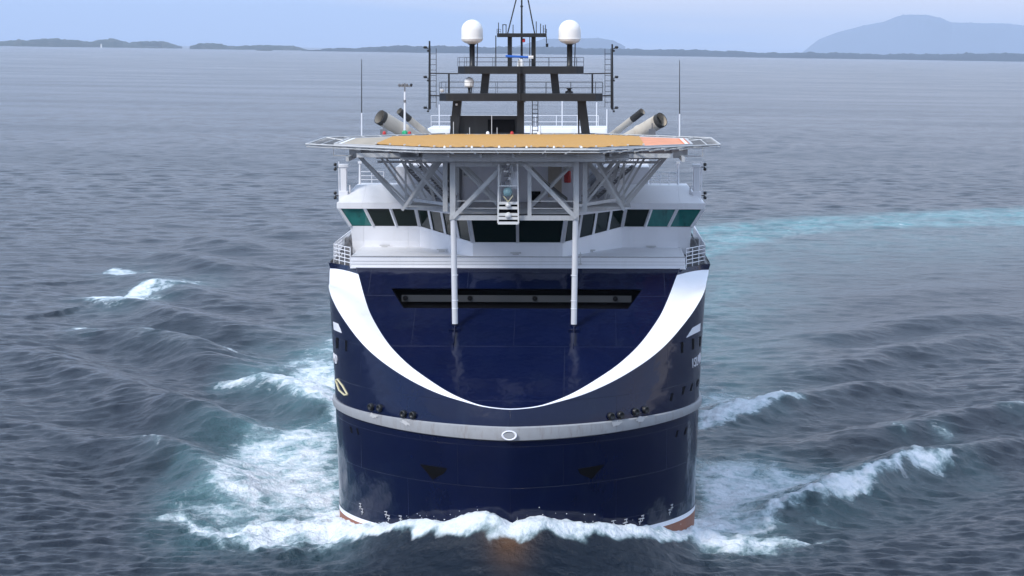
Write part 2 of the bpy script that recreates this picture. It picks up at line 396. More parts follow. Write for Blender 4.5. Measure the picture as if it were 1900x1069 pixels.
# points on the bow plating seen at given sight lines
def on_shell(px,py,sgn):
    best=None
    for u in np.linspace(0.02,.985,420):
        lo,hi=0,17
        for _ in range(22):
            z=(lo+hi)/2; p=shell(u,z); p=V((sgn*p.x,p.y,p.z)); s=SP(px,py,p.y)
            if s.z>z: lo=z
            else: hi=z
        e=abs(s.x-p.x)
        if best is None or e<best[0]: best=(e,p,u)
    return best[1],best[2]
def shell_n(u,sgn):
    a=shell(max(0,u-.01),8); b=shell(min(1,u+.01),8); d=b-a; n=V((-d.y,d.x,0)); n=V((d.y,-d.x,0)).normalized(); return V((sgn*n.x,n.y,0))
def patch(name,m_,pxs,sgn,off=.02,label=None,parent=None):
    nx,ny=7,5; rows=[]; a,b_,c,d=[V((x,y,0)) for x,y in pxs]
    for j in range(ny):
        rr=[]
        for i in range(nx):
            q=a.lerp(b_,i/(nx-1)).lerp(d.lerp(c,i/(nx-1)),j/(ny-1)); p,u=on_shell(q.x,q.y,sgn); rr.append(p+shell_n(u,sgn)*off)
        rows.append(rr)
    b=MB().grid(rows); edge=rows[0]+[r_[-1] for r_ in rows[1:]]+rows[-1][-2::-1]+[r_[0] for r_ in rows[-2:0:-1]]
    inn=[p-shell_n(.8,sgn)*.06 for p in edge]
    for i in range(len(edge)): k=(i+1)%len(edge); b.poly([edge[i],edge[k],inn[k],inn[i]])
    return fixn(b.build(name,m_,parent or hull,label=label))
# anchor pockets
for sgn,pp in ((-1,[(779,861),(830,869),(823,879),(803,890)]),(1,[(1072,870),(1122,862),(1098,889),(1077,880)])):
    patch('anchor_pocket','dark',pp,sgn,.015)
# mooring openings just over the band with worn paint below
for sgn,lst in ((-1,[(690,755),(706,757),(750,768),(767,770)]),(1,[(1133,772),(1150,770),(1178,764),(1196,760)])):
    for px,py in lst:
        p,u=on_shell(px,py,sgn); n0=shell_n(u,sgn)
        MB().lathe(p+n0*.12,[(.01,.02),(.10,.02),(.13,.07),(.2,.09),(.23,.04),(.23,-.15)],14,axis=n0).build('roller_fairlead','black',hull,smooth=True)
    for k,(px,py) in enumerate(lst[::2]):
        b=MB(); ring=[]; cxp=px+7; cyp=py+14+(2 if sgn<0 else -1)
        for j in range(18):
            a_=2*math.pi*j/18; rr=random.uniform(.35,1.0); xx=cxp+math.cos(a_)*13*rr; yy=cyp+math.sin(a_)*6.5*rr+(xx-cxp)*(.25 if sgn<0 else -.2)
            p,u=on_shell(xx,yy,sgn); ring.append(p+shell_n(u,sgn)*.215)
        p,u=on_shell(cxp,cyp,sgn); cc=p+shell_n(u,sgn)*.215
        for j in range(18): b.poly([cc,ring[j],ring[(j+1)%18]])
        b.build('worn_paint','wornp',hull)
# slit windows in the bow sides, white flashes, lettering, emblem, draught marks
for sgn,lst in ((-1,[(626,636,4.5,20),(642.5,641,3.5,20),(664,800,3,12),(652,797,3,12)]),
                (1,[(1265.5,645,4.5,20),(1286,639,4,20),(1299,634,3,18),(1246,737,4,14),(1268,725,4,15),(1283,719,3,14),(1294,711,2.5,14),(1256,805,3,12),(1272,800,3,13)])):
    for px,py,wd,ht in lst:
        sl_= (1.5 if py>700 else 0)*sgn
        patch('hull_window','dark',[(px-wd/2-sl_,py+ht/2),(px+wd/2-sl_,py+ht/2-sgn*1.),(px+wd/2+sl_,py-ht/2-sgn*1.),(px-wd/2+sl_,py-ht/2)],sgn,.015)
patch('side_flash','stripe',[(618.5,597),(628,601),(634,618),(620,612)],-1,.02)
patch('side_flash','stripe',[(1273,627),(1285,608),(1299.5,600),(1298.5,614)],1,.02)
for sgn,lst in ((1,[(1285,675,'I'),(1289,673,'S'),(1292.5,671,'L'),(1295.5,668,'A'),(1298,666,'N'),(1300,664,'D')]),(-1,[(619.5,664,'A'),(621.5,666,'N'),(624.5,668,'D')])):
    for px,py,ch in lst:
        p,u=on_shell(px,py,sgn); n0=shell_n(u,sgn)
        cu=bpy.data.curves.new('letter','FONT'); cu.body=ch; cu.size=.85; cu.align_x='CENTER'; cu.align_y='CENTER'; cu.extrude=.015
        o=bpy.data.objects.new('name_letter',cu); col.objects.link(o); o.parent=hull; o.data.materials.append(M['stripe'])
        zax=n0; xax=V((0,0,1)).cross(zax).normalized(); yax=zax.cross(xax)
        mm=Matrix((xax,yax,zax)).transposed().to_4x4(); mm.translation=p+n0*.02
        me=bpy.data.meshes.new_from_object(o); bpy.data.objects.remove(o); me.name='name_letter'
        o=bpy.data.objects.new('name_letter',me); col.objects.link(o); o.parent=hull; me.materials.clear(); me.materials.append(M['stripe']); o.matrix_local=mm
ps=[(623.5,706),(627,704),(636,716),(645,732),(640,733),(630,724)]
em=MB(); P_=[on_shell(a,b_,-1) for a,b_ in ps]; Q_=[p+shell_n(u,-1)*.03 for p,u in P_]
for i in range(6): em.tube(Q_[i],Q_[(i+1)%6],.06,k=6)
em.build('side_emblem','yellow',hull)
for sgn,lst in ((-1,[(669,940),(673,950),(717,955),(722,962),(744,963)]),(1,[(1246,942),(1242,951),(1192,962),(1187,968),(1161,969),(1137,972)])):
    for px,py in lst:
        p,u=on_shell(px,py,sgn); n0=shell_n(u,sgn); t_=n0.cross(V((0,0,1)))
        b=MB(); a=p+n0*.03
        b.beam(a+V((0,0,.17))-t_*.05,a-V((0,0,.17))+t_*.05,.035).beam(a-t_*.12,a+t_*.12,.05).beam(a-t_*.10+V((0,0,.2)),a+t_*.14+V((0,0,.18)),.05)
        b.build('draught_mark','wornp',hull)

# ---- white bridge house
house = part('bridge_house', ship)
def mir(f):
    for sgn in (1,-1): f(sgn)
BY=15.05
b=MB()
# base: straight front from the fore deck's top to the ledge, full width
lz=SP(950,476,BY).z
b.box((0,BY+6.5,(17.05+lz)/2),(22.0,13,lz-17.05))
b.build('house_base','white',house,bevel=.03)
MB().box((0,BY-.02,17.10),(22.1,.16,.10)).build('base_rim','white',house)
MB().box((0,BY-.012,SP(950,476,BY).z-.02),(22.04,.06,.05)).build('ledge_trim','band',house)
WY=22.0
CX,AX,WX=3.05,7.05,12.45                  # half widths: centre window face, end of the angled face, wing tip
zs_c=SP(950,450,BY).z; zs_w=SP(700,419.5,WY).z; zh=SP(700,387,WY-.5).z; zroof=zh+.42
lean=.42
# plan points at sill (s), at head (h, leaning out)
Sp=[(0,BY+.05,zs_c),(CX-.1,BY+.05,zs_c),(AX-.1,WY,zs_w),(11.75,WY,zs_w)]
Hp=[(0,BY-lean*1.2,zh),(CX+.15,BY-lean*1.2,zh),(AX+.12,WY-lean,zh),(12.5,WY-lean,zh)]
Kp=[(0,BY+.05,lz),(CX-.1,BY+.05,lz),(AX-.1,WY+.15,lz+.42),(11.65,WY+.15,lz+.42)]
def wall(sgn):
    q=lambda p:(sgn*p[0],p[1],p[2])
    b=MB()
    L0=[(0,BY+.04,17.4),(CX-.1,BY+.04,17.4),(AX-.1,WY+.15,17.4),(11.62,WY+.15,17.4)]
    b.grid([[q(p) for p in L0],[q(p) for p in Kp],[q(p) for p in Sp]])
    # end of the wing, back wall
    b.grid([[q((11.62,WY+.15,17.3)),q((11.62,WY+5.5,17.3))],[q(Kp[3]),q((11.65,WY+5.5,Kp[3][2]))],[q(Sp[3]),q((11.75,WY+5.5,zs_w))]])
    b.poly([q((11.62,WY+5.5,17.3)),q((0,WY+5.5,17.3)),q((0,WY+5.5,zroof)),q((12.5,WY+5.5,zroof)),q((11.75,WY+5.5,zs_w))])
    b.build('front_wall','white',house)
mir(wall)
# rub ledge that slopes from the wing windows down to the angled face
# windows: along segments, with mullions
def seg_windows(A0,A1,B0,B1,n,sgn,ms=.16,gl='glass',edge=(.5,.5),special={}):
    # A sill, B head
    A0,A1,B0,B1=map(V,(A0,A1,B0,B1))
    q=lambda p:V((sgn*p.x,p.y,p.z))
    L=(A1-A0).length
    nrm=(A1-A0).cross(B0-A0).normalized()
    if nrm.y>0: nrm=-nrm
    for i in range(n+1):
        t=i/n; a=A0.lerp(A1,t); c=B0.lerp(B1,t)
        MB().beam(q(a+nrm*.0),q(c+nrm*.0),ms if 0<i<n else ms*1.5,.16).build('mullion','white',house)
    for i in range(n):
        t0,t1=i/n,(i+1)/n; pts=[A0.lerp(A1,t0),A0.lerp(A1,t1),B0.lerp(B1,t1),B0.lerp(B1,t0)]
        pts=[q(p-nrm*.04) for p in pts]
        gr_=lambda off:[[pts[0].lerp(pts[1],a/4).lerp(pts[3].lerp(pts[2],a/4),b/4)+V((0,off,0)) for a in range(5)] for b in range(5)]
        o=MB().grid(gr_(0)).grid(gr_(.05)[::-1]).build('window',special.get((sgn,i),gl),house,smooth=True)
def wins(sgn):
    seg_windows(Sp[0],Sp[1],Hp[0],Hp[1],1,sgn,ms=.13)
    seg_windows(Sp[1],Sp[2],Hp[1],Hp[2],4,sgn,ms=.17)
    seg_windows(Sp[2],Sp[3],Hp[2],Hp[3],3,sgn,ms=.15,special={(-1,2):'glassg',(1,2):'glassg',(1,1):'glassg'})
    # side glazing of the wing
    q=lambda p:(sgn*p[0],p[1],p[2])
    pts=[q(Sp[3]),q((11.75,WY+5,zs_w)),q((12.5,WY+5,zh)),q(Hp[3])]
    MB().poly(pts).build('window','glassg',house)
mir(wins)
# roof: fascia, then sloping coaming
rf=MB(); o_=.12
plan=[(0,BY-lean*1.2-o_),(CX+.25,BY-lean*1.2-o_),(AX+.2,WY-lean-o_),(12.62,WY-lean-o_),(12.62,WY+5.6),(0,WY+5.6)]
allp=[(x,y) for x,y in plan[1:-1]]; allp=allp+[(-x,y) for x,y in allp[::-1]]
n_=len(allp)
def slab(mb,pts,z0,z1):
    mb.poly([(x,y,z0) for x,y in pts][::-1]).poly([(x,y,z1) for x,y in pts])
    for i in range(len(pts)):
        j=(i+1)%len(pts); mb.poly([(*pts[i],z0),(*pts[j],z0),(*pts[j],z1),(*pts[i],z1)])
slab(rf,allp,zh-.02,zroof); fixn(rf.build('roof_edge','white',house,bevel=.03))
zr2=SP(700,342,WY+3).z
def coam(sgn):
    x0,x1=6.0,12.45; 
    a=[(sgn*x0,WY-lean+.05,zroof),(sgn*x1,WY-lean+.05,zroof),(sgn*x1,WY+5.4,zroof),(sgn*x0,WY+5.4,zroof)]
    c=[(sgn*x0,WY+2.2,zr2),(sgn*(x1-.9),WY+2.2,zr2),(sgn*(x1-.9),WY+4.6,zr2),(sgn*x0,WY+4.6,zr2)]
    b=MB(); b.poly(c)
    for i in range(4): j=(i+1)%4; b.poly([a[i],a[j],c[j],c[i]])
    fixn(b.build('sloping_roof','white',house,bevel=.02))
    # tall raked casing behind, from the wing roof up under the helideck
    p0=SP(790 if sgn<0 else 1120,372,WY+4); p1=SP(717 if sgn<0 else 1200,309,WY+4)
    x0=abs(SP(700,350,WY+4).x)-1.1
    b=MB(); yy0,yy1=WY+3.5,WY+9
    pr=[(sgn*8.7,zr2-.9),(sgn*5.2,zr2-2.0),(sgn*5.2,SP(717,309,WY+4).z),(sgn*8.9,SP(717,309,WY+4).z)]
    b.poly([(x,yy0,z) for x,z in pr]).poly([(x,yy1,z) for x,z in pr][::-1])
    for i in range(4): j=(i+1)%4; b.poly([(pr[i][0],yy0,pr[i][1]),(pr[j][0],yy0,pr[j][1]),(pr[j][0],yy1,pr[j][1]),(pr[i][0],yy1,pr[i][1])])
    fixn(b.build('raked_casing','white',house))
mir(coam)
# upper house behind the truss
uy=SP(950,360,21).y
MB().box((0,27.0,22.6),(9.4,10,4.0)).build('upper_house','white',house,bevel=.03)
MB().box((0,21.93,22.3),(9.0,.1,2.6)).build('house_panel','stripe',house)
for x0,x1,py0,py1,m_ in ((858,873,316,328,'radome'),(985,1003,355,392,'dark'),(830,858,298,375,'alud'),(1017,1042,300,366,'exh')):
    a=SP(x0,py0,21.85); c=SP(x1,py1,21.85)
    MB().box(((a.x+c.x)/2,21.82,(a.z+c.z)/2),(abs(c.x-a.x),.12,abs(a.z-c.z))).build({'radome':'sign_board','dark':'doorway','alud':'louvre','exh':'door'}[m_],m_,house)
a=SP(866,322,21.7)
MB().box((a.x,21.72,a.z),(.42,.04,.28)).build('sign_frame','band',house)
MB().lathe(SP(1053,328,20.5),[(.01,.42),(.22,.38),(.24,.3),(.24,-.3),(.22,-.4),(.01,-.42)],14).build('life_ring_drum','redp',house,smooth=True)
MB().box(SP(1053,307,20.6),(.5,.2,.6)).build('lamp_box','radome',house)
MB().box(SP(1155,340,25),(.3,.2,.4)).build('lamp_box','radome',house)
# horizontal seams and small fittings on the white front
for px,py,yl in ((714,455,WY+.0),(820,463,18.5),(957,469,BY-.05),(1095,464,18.5),(1208,457,WY)):
    p=SP(px,py,yl); p.y-=.1
    MB().box(p,(.7,.16,.08)).box(p+V((0,0,-.1)),(.4,.12,.07)).build('wall_lamp','alu',house)
for zz in (17.32,17.52): MB().box((0,BY-.006,zz),(21.96,.02,.018)).build('wall_seam','band',house)
b=MB().tube(SP(1077,468,BY-.25),SP(1077,491,BY-.25),.03,k=6); b.box(SP(1077,474,BY-.12),(.16,.3,.1)).box(SP(1077,490,BY-.12),(.16,.3,.1)); b.build('drain_pipe','alu',house)

# side decks with railings outside the house
def sidedeck(sgn):
    MB().box((sgn*11.9,29.0,17.0),(1.3,22.0,.3)).build('side_deck','greysteel',house)
    b=MB(); pts=[(sgn*11.1,15.6,17.1),(sgn*12.45,17.9,17.15),(sgn*12.5,24,17.15),(sgn*12.5,36,17.15)]
    b.rail(pts,h=1.25,bars=5,r=.03,step=.8); b.build('side_railing','white',house)
    b=MB(); b.tube((sgn*12.45,18.2,17.2),(sgn*11.7,24,18.9),.05,k=6).tube((sgn*12.4,19.2,17.2),(sgn*11.7,26,18.9),.05,k=6)
    b.box((sgn*11.85,21,17.6),(.5,1.2,.7)).box((sgn*12.0,24,17.8),(.6,1.4,1.1)); b.build('deck_gear','greysteel',house)
    b=MB(); b.tube((sgn*12.5,20,17.2),(sgn*12.5,20,18.4),.06,k=6).tube((sgn*12.45,20,18.4),(sgn*12.45,34,18.4),.05,k=6); b.build('bulwark_bar','white',house)
mir(sidedeck)
# aft house and its roof, seen over the helideck
MB().box((0,37,20.5),(18,14,7.0)).build('aft_house','white',house,bevel=.05)
zz=SP(880,238,45).z
MB().box((SP(960,240,45).x,48,zz-2.5),(abs(SP(800,240,45).x-SP(1110,240,45).x)+1.0,6,5.0)).build('aft_roof_house','white',house,bevel=.05)
b=MB(); pA=SP(800,238,45.4); pB=SP(1110,238,45.4); b.rail([pA,pB],h=1.0,bars=2,r=.02,step=1.6); b.build('roof_railing','white',house)
for px in (815,1043,1107,1126):
    p=SP(px,238,44); MB().tube(p,p+V((0,0,random.uniform(1.2,2.2))),.04,k=6).build('vent_pipe','white',house)
# white pillars with search lights on the wings
for sgn,xa in ((-1,638),(1,1292)):
    tw=part('lamp_pillar',house)
    z0=zroof; yy=WY+1.0; c=SP(xa,350,yy); tp=SP(xa,308,yy).z
    b=MB().box((c.x,yy,(z0+tp)/2),(.42,.42,tp-z0)).box((c.x,yy,z0+.35),(.62,.6,.7)).box((c.x-sgn*.02,yy,tp+.02),(.62,.55,.22)); b.build('pillar','white',tw,bevel=.03)
    b=MB().tube((c.x+sgn*.33,yy,z0),(c.x+sgn*.33,yy,tp+.3),.035,k=6).tube((c.x-sgn*.42,yy,z0),(c.x-sgn*.42,yy,z0+1.1),.05,k=6); b.build('pillar_pipe','white',tw)
    for py in (310,363):
        p=SP(622 if sgn<0 else 1308,py,yy)
        MB().lathe(p+V((0,0,.16)),[(.01,.13),(.1,.11),(.12,0),(.1,-.08),(.01,-.1)],12).lathe(p+V((0,0,-.16)),[(.01,.13),(.1,.11),(.12,0),(.1,-.08),(.01,-.1)],12).tube(p,V((c.x,p.y,p.z)),.035,k=6).build('side_lamp','black',tw,smooth=True)
def wingrail(sgn):
    a=SP(668 if sgn<0 else 1258,343,WY+3.6); c=SP(712 if sgn<0 else 1208,345,WY+3.6)
    b=MB().rail([(a.x,a.y,zr2),(c.x,c.y,zr2)],h=.85,bars=3,r=.028,step=.7); b.build('wing_railing','white',house)
    MB().tube((a.x,a.y,zr2),(a.x,a.y,zr2+1.5),.09,.06).box((a.x,a.y,zr2+1.5),(.25,.2,.16)).build('lamp_post','white',house)
mir(wingrail)

# ---- helideck
heli = part('helideck', ship)
ZD=25.37; HC=17.0; HR=11.35
def octo(r,z,cx=-0.22,cy=HC):
    t=r*math.tan(R(22.5)); return [(cx+x,cy+y,z) for x,y in ((-t,-r),(t,-r),(r,-t),(r,t),(t,r),(-t,r),(-r,t),(-r,-t))]
b=MB(); T=octo(HR,ZD); Bt=octo(HR,ZD-.32); b.poly(T).poly(Bt[::-1])
for i in range(8): j=(i+1)%8; b.poly([Bt[i],Bt[j],T[j],T[i]])
fixn(b.build('deck_plate','deck',heli))
# white perimeter line
b=MB(); a=octo(HR-.08,ZD+.005); c=octo(HR-.3,ZD+.005)
for i in range(8): j=(i+1)%8; b.poly([a[i],a[j],c[j],c[i]])
b.build('perimeter_line','stripe',heli)
# rope landing net
b=MB(); x0,x1=-8.95,8.15; y0,y1=HC-10.55,HC+10.4; k=HR*1.41421-.6
n1=110
def clipx(y): return min(9.0, k-abs(y-HC)) 
rows=[]
for i in range(n1+1):
    y=y0+(y1-y0)*i/n1; L_=-min(8.95,k-abs(y-HC)); R_=min(8.15,k-abs(y-HC))
    rows.append([(L_+(R_-L_)*j/60,y,ZD+.03+.045*random.random()) for j in range(61)])
b.grid(rows); b.build('landing_net','net',heli)
b=MB()
for x in np.linspace(-8.9,8.1,18): b.box((x,y0+.25+max(0,abs(x)-k+10.55)*1.0,ZD+.07),(.12,.35,.1))
b.build('net_lashings','alu',heli)
# perimeter edge beam + safety net frames
for i in range(8):
    A=V(octo(HR+.12,ZD-.12)[i]); B_=V(octo(HR+.12,ZD-.12)[(i+1)%8]); MB().beam(A,B_,.16,.3).build('edge_beam','alu',heli)
for i in range(8):
    A=V(octo(HR+.25,ZD-.22)[i]); B_=V(octo(HR+.25,ZD-.22)[(i+1)%8]); C=V(octo(HR+1.9,ZD+.0)[i]); D=V(octo(HR+1.9,ZD+.0)[(i+1)%8])
    nf=part('safety_net',heli)
    fr=MB().tube(C,D,.055,k=6).tube(A,C,.05,k=6).tube(A.lerp(C,.55),B_.lerp(D,.55),.035,k=6).tube(A.lerp(C,.98)+V((0,0,-.16)),B_.lerp(D,.98)+V((0,0,-.16)),.03,k=5)
    for t in np.linspace(0,1,8)[1:-1]: fr.beam(A.lerp(B_,t)+V((0,0,-.1)),C.lerp(D,t),.07,.09)
    fr.build('net_frame','alu',nf)
    ns=MB()
    for t in np.linspace(0,1,34): ns.tube(A.lerp(B_,t),C.lerp(D,t),.013,k=4,cap=False)
    for t in np.linspace(.1,.95,8): ns.tube(A.lerp(C,t),B_.lerp(D,t),.013,k=4,cap=False)
    ns.build('net_mesh','alud',nf)
# under-deck grid of beams
ub=[]
for y in (7.0,8.5,12,16,20,24,27): 
    hw=min(HR-.2,k-abs(y-HC)+.2); MB().beam((-hw,y,ZD-.62),(hw,y,ZD-.62),.2,.5).build('deck_girder','alu',heli)
for x in np.linspace(-10,10,11):
    hh=min(HR-.2,k-abs(x)+.2); MB().beam((x,HC-hh,ZD-.45),(x,HC+hh,ZD-.45),.12,.25).build('deck_joist','alu',heli)
TY=8.5
ztop=ZD-.95; zlow=SP(838,404,TY).z
tb=lambda p,q,w1=.22,w2=None,nm='truss_beam',m_='alu': MB().beam(p,q,w1,w2).build(nm,m_,heli)
xL=3.87
# front plane: top chord, lower chord, posts, diagonals
zc_=SP(950,305,TY).z; zc2=SP(950,291,TY).z
tb((-9.9,TY,zc2+.08),(9.9,TY,zc2+.08),.2,.26); tb((-xL,TY,zc_),(xL,TY,zc_),.2,.28)
tb((-xL-.2,TY,zlow),(xL+.2,TY,zlow),.26,.3)
for sgn in (-1,1):
    tb((sgn*xL,TY,zlow-.1),(sgn*xL,TY,ZD-.3),.34); tb((sgn*(xL+.55),TY+1.2,zlow+.3),(sgn*(xL+.55),TY+1.2,ZD-.3),.3)
    tb((sgn*xL,TY-.15,zlow),(sgn*.62,TY-.15,zc_),.2,.26); tb((sgn*(xL-.2),TY+4,zlow),(sgn*.5,TY+4,zc_),.22,.3)
    tb((sgn*.95,TY,zlow),(sgn*.95,TY,zc_+.3),.24)
    # side bays back to the bridge roof: node N low, outward diagonals up to the deck edge
    Nn=SP(753 if sgn<0 else 1157,390,15.0); Nx=sgn*(abs(Nn.x)); Nz=Nn.z+.2
    tb((sgn*xL,TY+5,zlow+.12),(Nx,15,Nz),.2,.28); tb((sgn*xL,TY+3,zlow+.55),(Nx,15.4,Nz+.55),.14,.2)
    for yy in (15.0,17.6,20.2):
        O=SP(662 if sgn<0 else 1240,291,yy); Ox=sgn*(abs(O.x)-.0)
        kk_=(yy-15)/2.6; tb((Nx-sgn*.35*kk_,yy,Nz),(sgn*(abs(Ox)-1.35*kk_),yy,ZD-.75),.22 if yy<16 else .13,.24 if yy<16 else .14)
        I=SP(825 if sgn<0 else 1080,303,yy)
        if yy<16: tb((Nx,yy-.2,Nz),(sgn*abs(I.x),yy-.2,ZD-.85),.24,.34)
    for yy,dx,w_ in ((16.3,-.35,.08),(18.9,-1.75,.09),(21.4,-3.0,.09)):
        tb((Nx+sgn*dx*.3,yy,Nz+.15),(sgn*(abs(Ox)+dx),yy,ZD-.75),w_,.12)
    for yy in (17.6,20.2,12.0):
        tb((sgn*(xL+.3),yy,Nz+.1 if yy>13 else zlow+.3),(Nx-sgn*.1,yy,ZD-.8),.12,.16); tb((Nx,yy,Nz),(sgn*(xL+1.1),yy,ZD-.8),.13,.18)
    tb((Nx,15,Nz+.02),(Nx,15,ZD-.8),.12); tb((sgn*9.2,15,ZD-1.3),(sgn*4.4,15,ZD-1.3),.1,.16); tb((sgn*9.8,20.2,ZD-1.25),(sgn*4.4,20.2,ZD-1.25),.1,.2)
    tb((sgn*xL,TY+.05,zlow+1.1),(sgn*xL,15,zlow+1.1),.09); tb((sgn*.95,TY,zlow+1.05),(sgn*xL,TY,zlow+1.05),.05); tb((sgn*.95,TY,zlow+.6),(sgn*xL,TY,zlow+.6),.04)
    for yy in (10.5,12.6,14.6): tb((sgn*xL,yy,zlow),(sgn*xL,yy,ZD-.8),.13); tb((sgn*.6,yy,zlow+.1),(sgn*xL,yy,ZD-1.0),.09,.14)
    tb((sgn*5.6,19,zroof),(sgn*6.9,19,ZD-.8),.16)
    tb((Nx,15,Nz),(Nx,21,Nz),.2,.24); tb((sgn*10.6,9.5,ZD-.85),(sgn*10.6,24.5,ZD-.85),.18,.3)
    tb((sgn*(xL),TY,zc2),(sgn*9.9,15,ZD-.8),.16,.22)
    tb((sgn*12.1,15.2,ZD-.9),(sgn*12.1,15.2,ZD-.3),.06); tb((sgn*12.1,15.2,ZD-.9),(sgn*10.4,15.2,ZD-.9),.06)
    # poles down to the fore deck
    foot=on_plane(842 if sgn<0 else 1062,606)
    fp=V((sgn*3.75,8.5,PZ+PK*8.5+.05)); 
    pol=MB().lathe((0,0,0),[(.01,0)],3); pol=MB(); tp=V((sgn*3.84,TY+.05,zlow-.14))
    pol.tube(fp+V((0,0,.2)),tp,.185,k=18); po=smooth_angle(pol.build('support_pole','poleg',heli))
    for zr in (3.3,1.2,1.7): 
        pt=fp+V((0,0,zr)); MB().lathe(pt,[(.185,-.03),(.2,-.02),(.2,.02),(.185,.03)],18).build('pole_collar','white',heli)
    pt=MB().box(fp+V((0,0,.0)),(.75,.8,.12),rx=math.atan(PK)).tube(fp,fp+V((0,0,.22)),.1,k=10); 
    for dx,dy in ((.3,0),(-.3,0),(0,-.35),(0,.35)): pt.beam(fp+V((dx,dy,dy*PK)),fp+V((0,0,.3)),.05)
    pt.build('pole_foot','navy',heli)
    gv=fp+V((0,-1.0,-.42)); MB().beam(fp+V((0,-.25,0.05)),gv+V((0,-.9,-.42)),.06,.16).build('deck_web','navy',heli)
# platform between truss and bridge: grey grating strips
for i,y in enumerate(np.linspace(TY+.6,15.0,11)):
    zz=zlow+.1+ .12*(i%2)
    MB().box((0,y,zz),(2*xL+.2,.34,.07)).build('grating_plank','alu' if i%2 else 'alud',heli)
for sgn in (-1,1):
    for y in np.linspace(13.6,16.8,4): MB().box((sgn*5.7,y,zlow+.35),(3.4,.5,.06)).build('grating_plank','alu',heli)
# hanging net behind the right diagonal and dark uprights behind the left post
b=MB(); A=SP(962,300,12); B_=SP(1052,372,12); C=SP(1052,398,12); D=SP(975,312,12)
b=MB()
for t in np.linspace(0,1,30): 
    p=A.lerp(B_,t); q_=V((p.x,p.y+2.0,p.z-.1)); b.tube(p,q_,.03,k=4)
for t in np.linspace(0,1,9): b.tube(A+V((0,2*t,0)),B_+V((0,2*t,0)),.04,k=4)
b.build('access_ramp','alud',heli)
for px in (835,842,849,856): 
    a=SP(px,300,16); c=SP(px,388,16); MB().beam(a,c,.12,.2).build('service_duct','greysteel',heli)
# small lights and fittings on the deck rim
for px,m_ in ((713,'redp'),(752,'green'),(760,'redp'),(905,'radome'),(950,'redp'),(1000,'radome')):
    p=SP(px,249,28.2); p.z=ZD+.12; MB().lathe(p,[(.12,-.12),(.12,.02),(.08,.09),(.01,.12)],10).build('deck_light',m_,heli,smooth=True)
for x in np.linspace(-4.2,4.2,6): MB().lathe((x,HC-HR-.02,ZD+.08),[(.07,-.1),(.07,.02),(.01,.08)],8).build('deck_light','radome',heli)
# the fire monitor rack in the middle of the truss
mon=part('bow_light_rack',heli)
my=TY-.45; p0=SP(924,414,my); p1=SP(962,376,my); cx=(p0.x+p1.x)/2; wd=p1.x-p0.x
fr=MB()
ztp=SP(943,305,my).z
for sx_ in (-.5,.5): fr.beam((cx+sx_*wd,my,p0.z),(cx+sx_*wd*.9,my,ztp),.09,.12)
for py in (414,405,398,386,377,345): 
    z=SP(943,py,my).z; fr.beam((cx-wd/2,my,z),(cx+wd/2,my,z),.1,.17 if py!=345 else .08)
fr.build('rack_frame','radome',mon)
MB().box((cx,my+.25,(p0.z+p1.z)/2),(wd-.1,.1,p1.z-p0.z)).build('rack_back','dark',mon)
MB().box((cx+.32,my+.3,SP(943,335,my).z),(.45,.1,1.1)).build('rack_panel','white',mon)
for py,rr in ((400,.2),(381,.17)): MB().lathe(SP(943,py,my-.12),[(.01,.12),(.12,.1),(rr,0),(rr,-.15)],16,axis=(0,-1,0)).build('rack_lamp','radome',mon,smooth=True)
b=MB().lathe(SP(942,356,my-.1),[(.01,.3),(.2,.24),(.3,0),(.24,-.22),(.01,-.3)],16); b.build('monitor_housing',mat('pale_teal_paint',(.25,.42,.45),.4),mon,smooth=True)
MB().tube(SP(934,364,my-.3),SP(943,375,my-.3),.04,k=6).tube(SP(952,363,my-.3),SP(943,375,my-.3),.04,k=6).build('rack_brace','yellow',mon)
for i in range(9):
    p=SP(random.uniform(932,946),305+i*4.4,my+.05); MB().box(p,(random.uniform(.12,.34),.2,random.uniform(.06,.18))).build('valve','greysteel' if i%3 else 'radome',mon)
b=MB().tube(SP(948,306,my),SP(948,345,my),.035,k=6).tube(SP(951,306,my),SP(951,330,my),.03,k=6).tube(SP(930,318,my),SP(926,345,my),.04,k=6); b.build('hose','alu',mon)
# stairs from the wing roofs up to the deck
def stair(sgn):
    st=part('stairway',heli)
    A=SP(808 if sgn<0 else 1108,366,21.0); B_=SP(752 if sgn<0 else 1175,308,21.0); w_=1.0
    for yy in (0,w_*1.0):
        yy=-sgn*yy; o2=V((yy,0,0)); MB().beam(A+o2,B_+o2,.07,.26).build('stringer','greysteel',st)
        a=A+o2+V((0,0,1.0)); c=B_+o2+V((0,0,1.0)); MB().tube(a,c,.03,k=6).tube(a-V((0,0,.45)),c-V((0,0,.45)),.025,k=6).build('handrail','alu',st)
    b=MB(); 
    for i in range(13): p=A.lerp(B_,i/12); b.box(p+V((-sgn*w_/2,0,0)),(w_,.3,.04))
    b.build('treads','alu',st)
    b=MB()
    for i in range(5): p=A.lerp(B_,i/4); b.tube(p,p+V((0,0,1.0)),.025,k=6)
    b.build('rail_posts','alu',st)
mir(stair)
# dark cable gear hanging under the deck between the bays
for sgn in (-1,1):
    b=MB()
    for i in range(26):
        b.box((sgn*random.uniform(4.6,9.3),random.uniform(19,22),ZD-random.uniform(.7,1.3)),(random.uniform(.2,1.1),.3,random.uniform(.08,.35)))
    b.build('cable_trays','greysteel',heli)

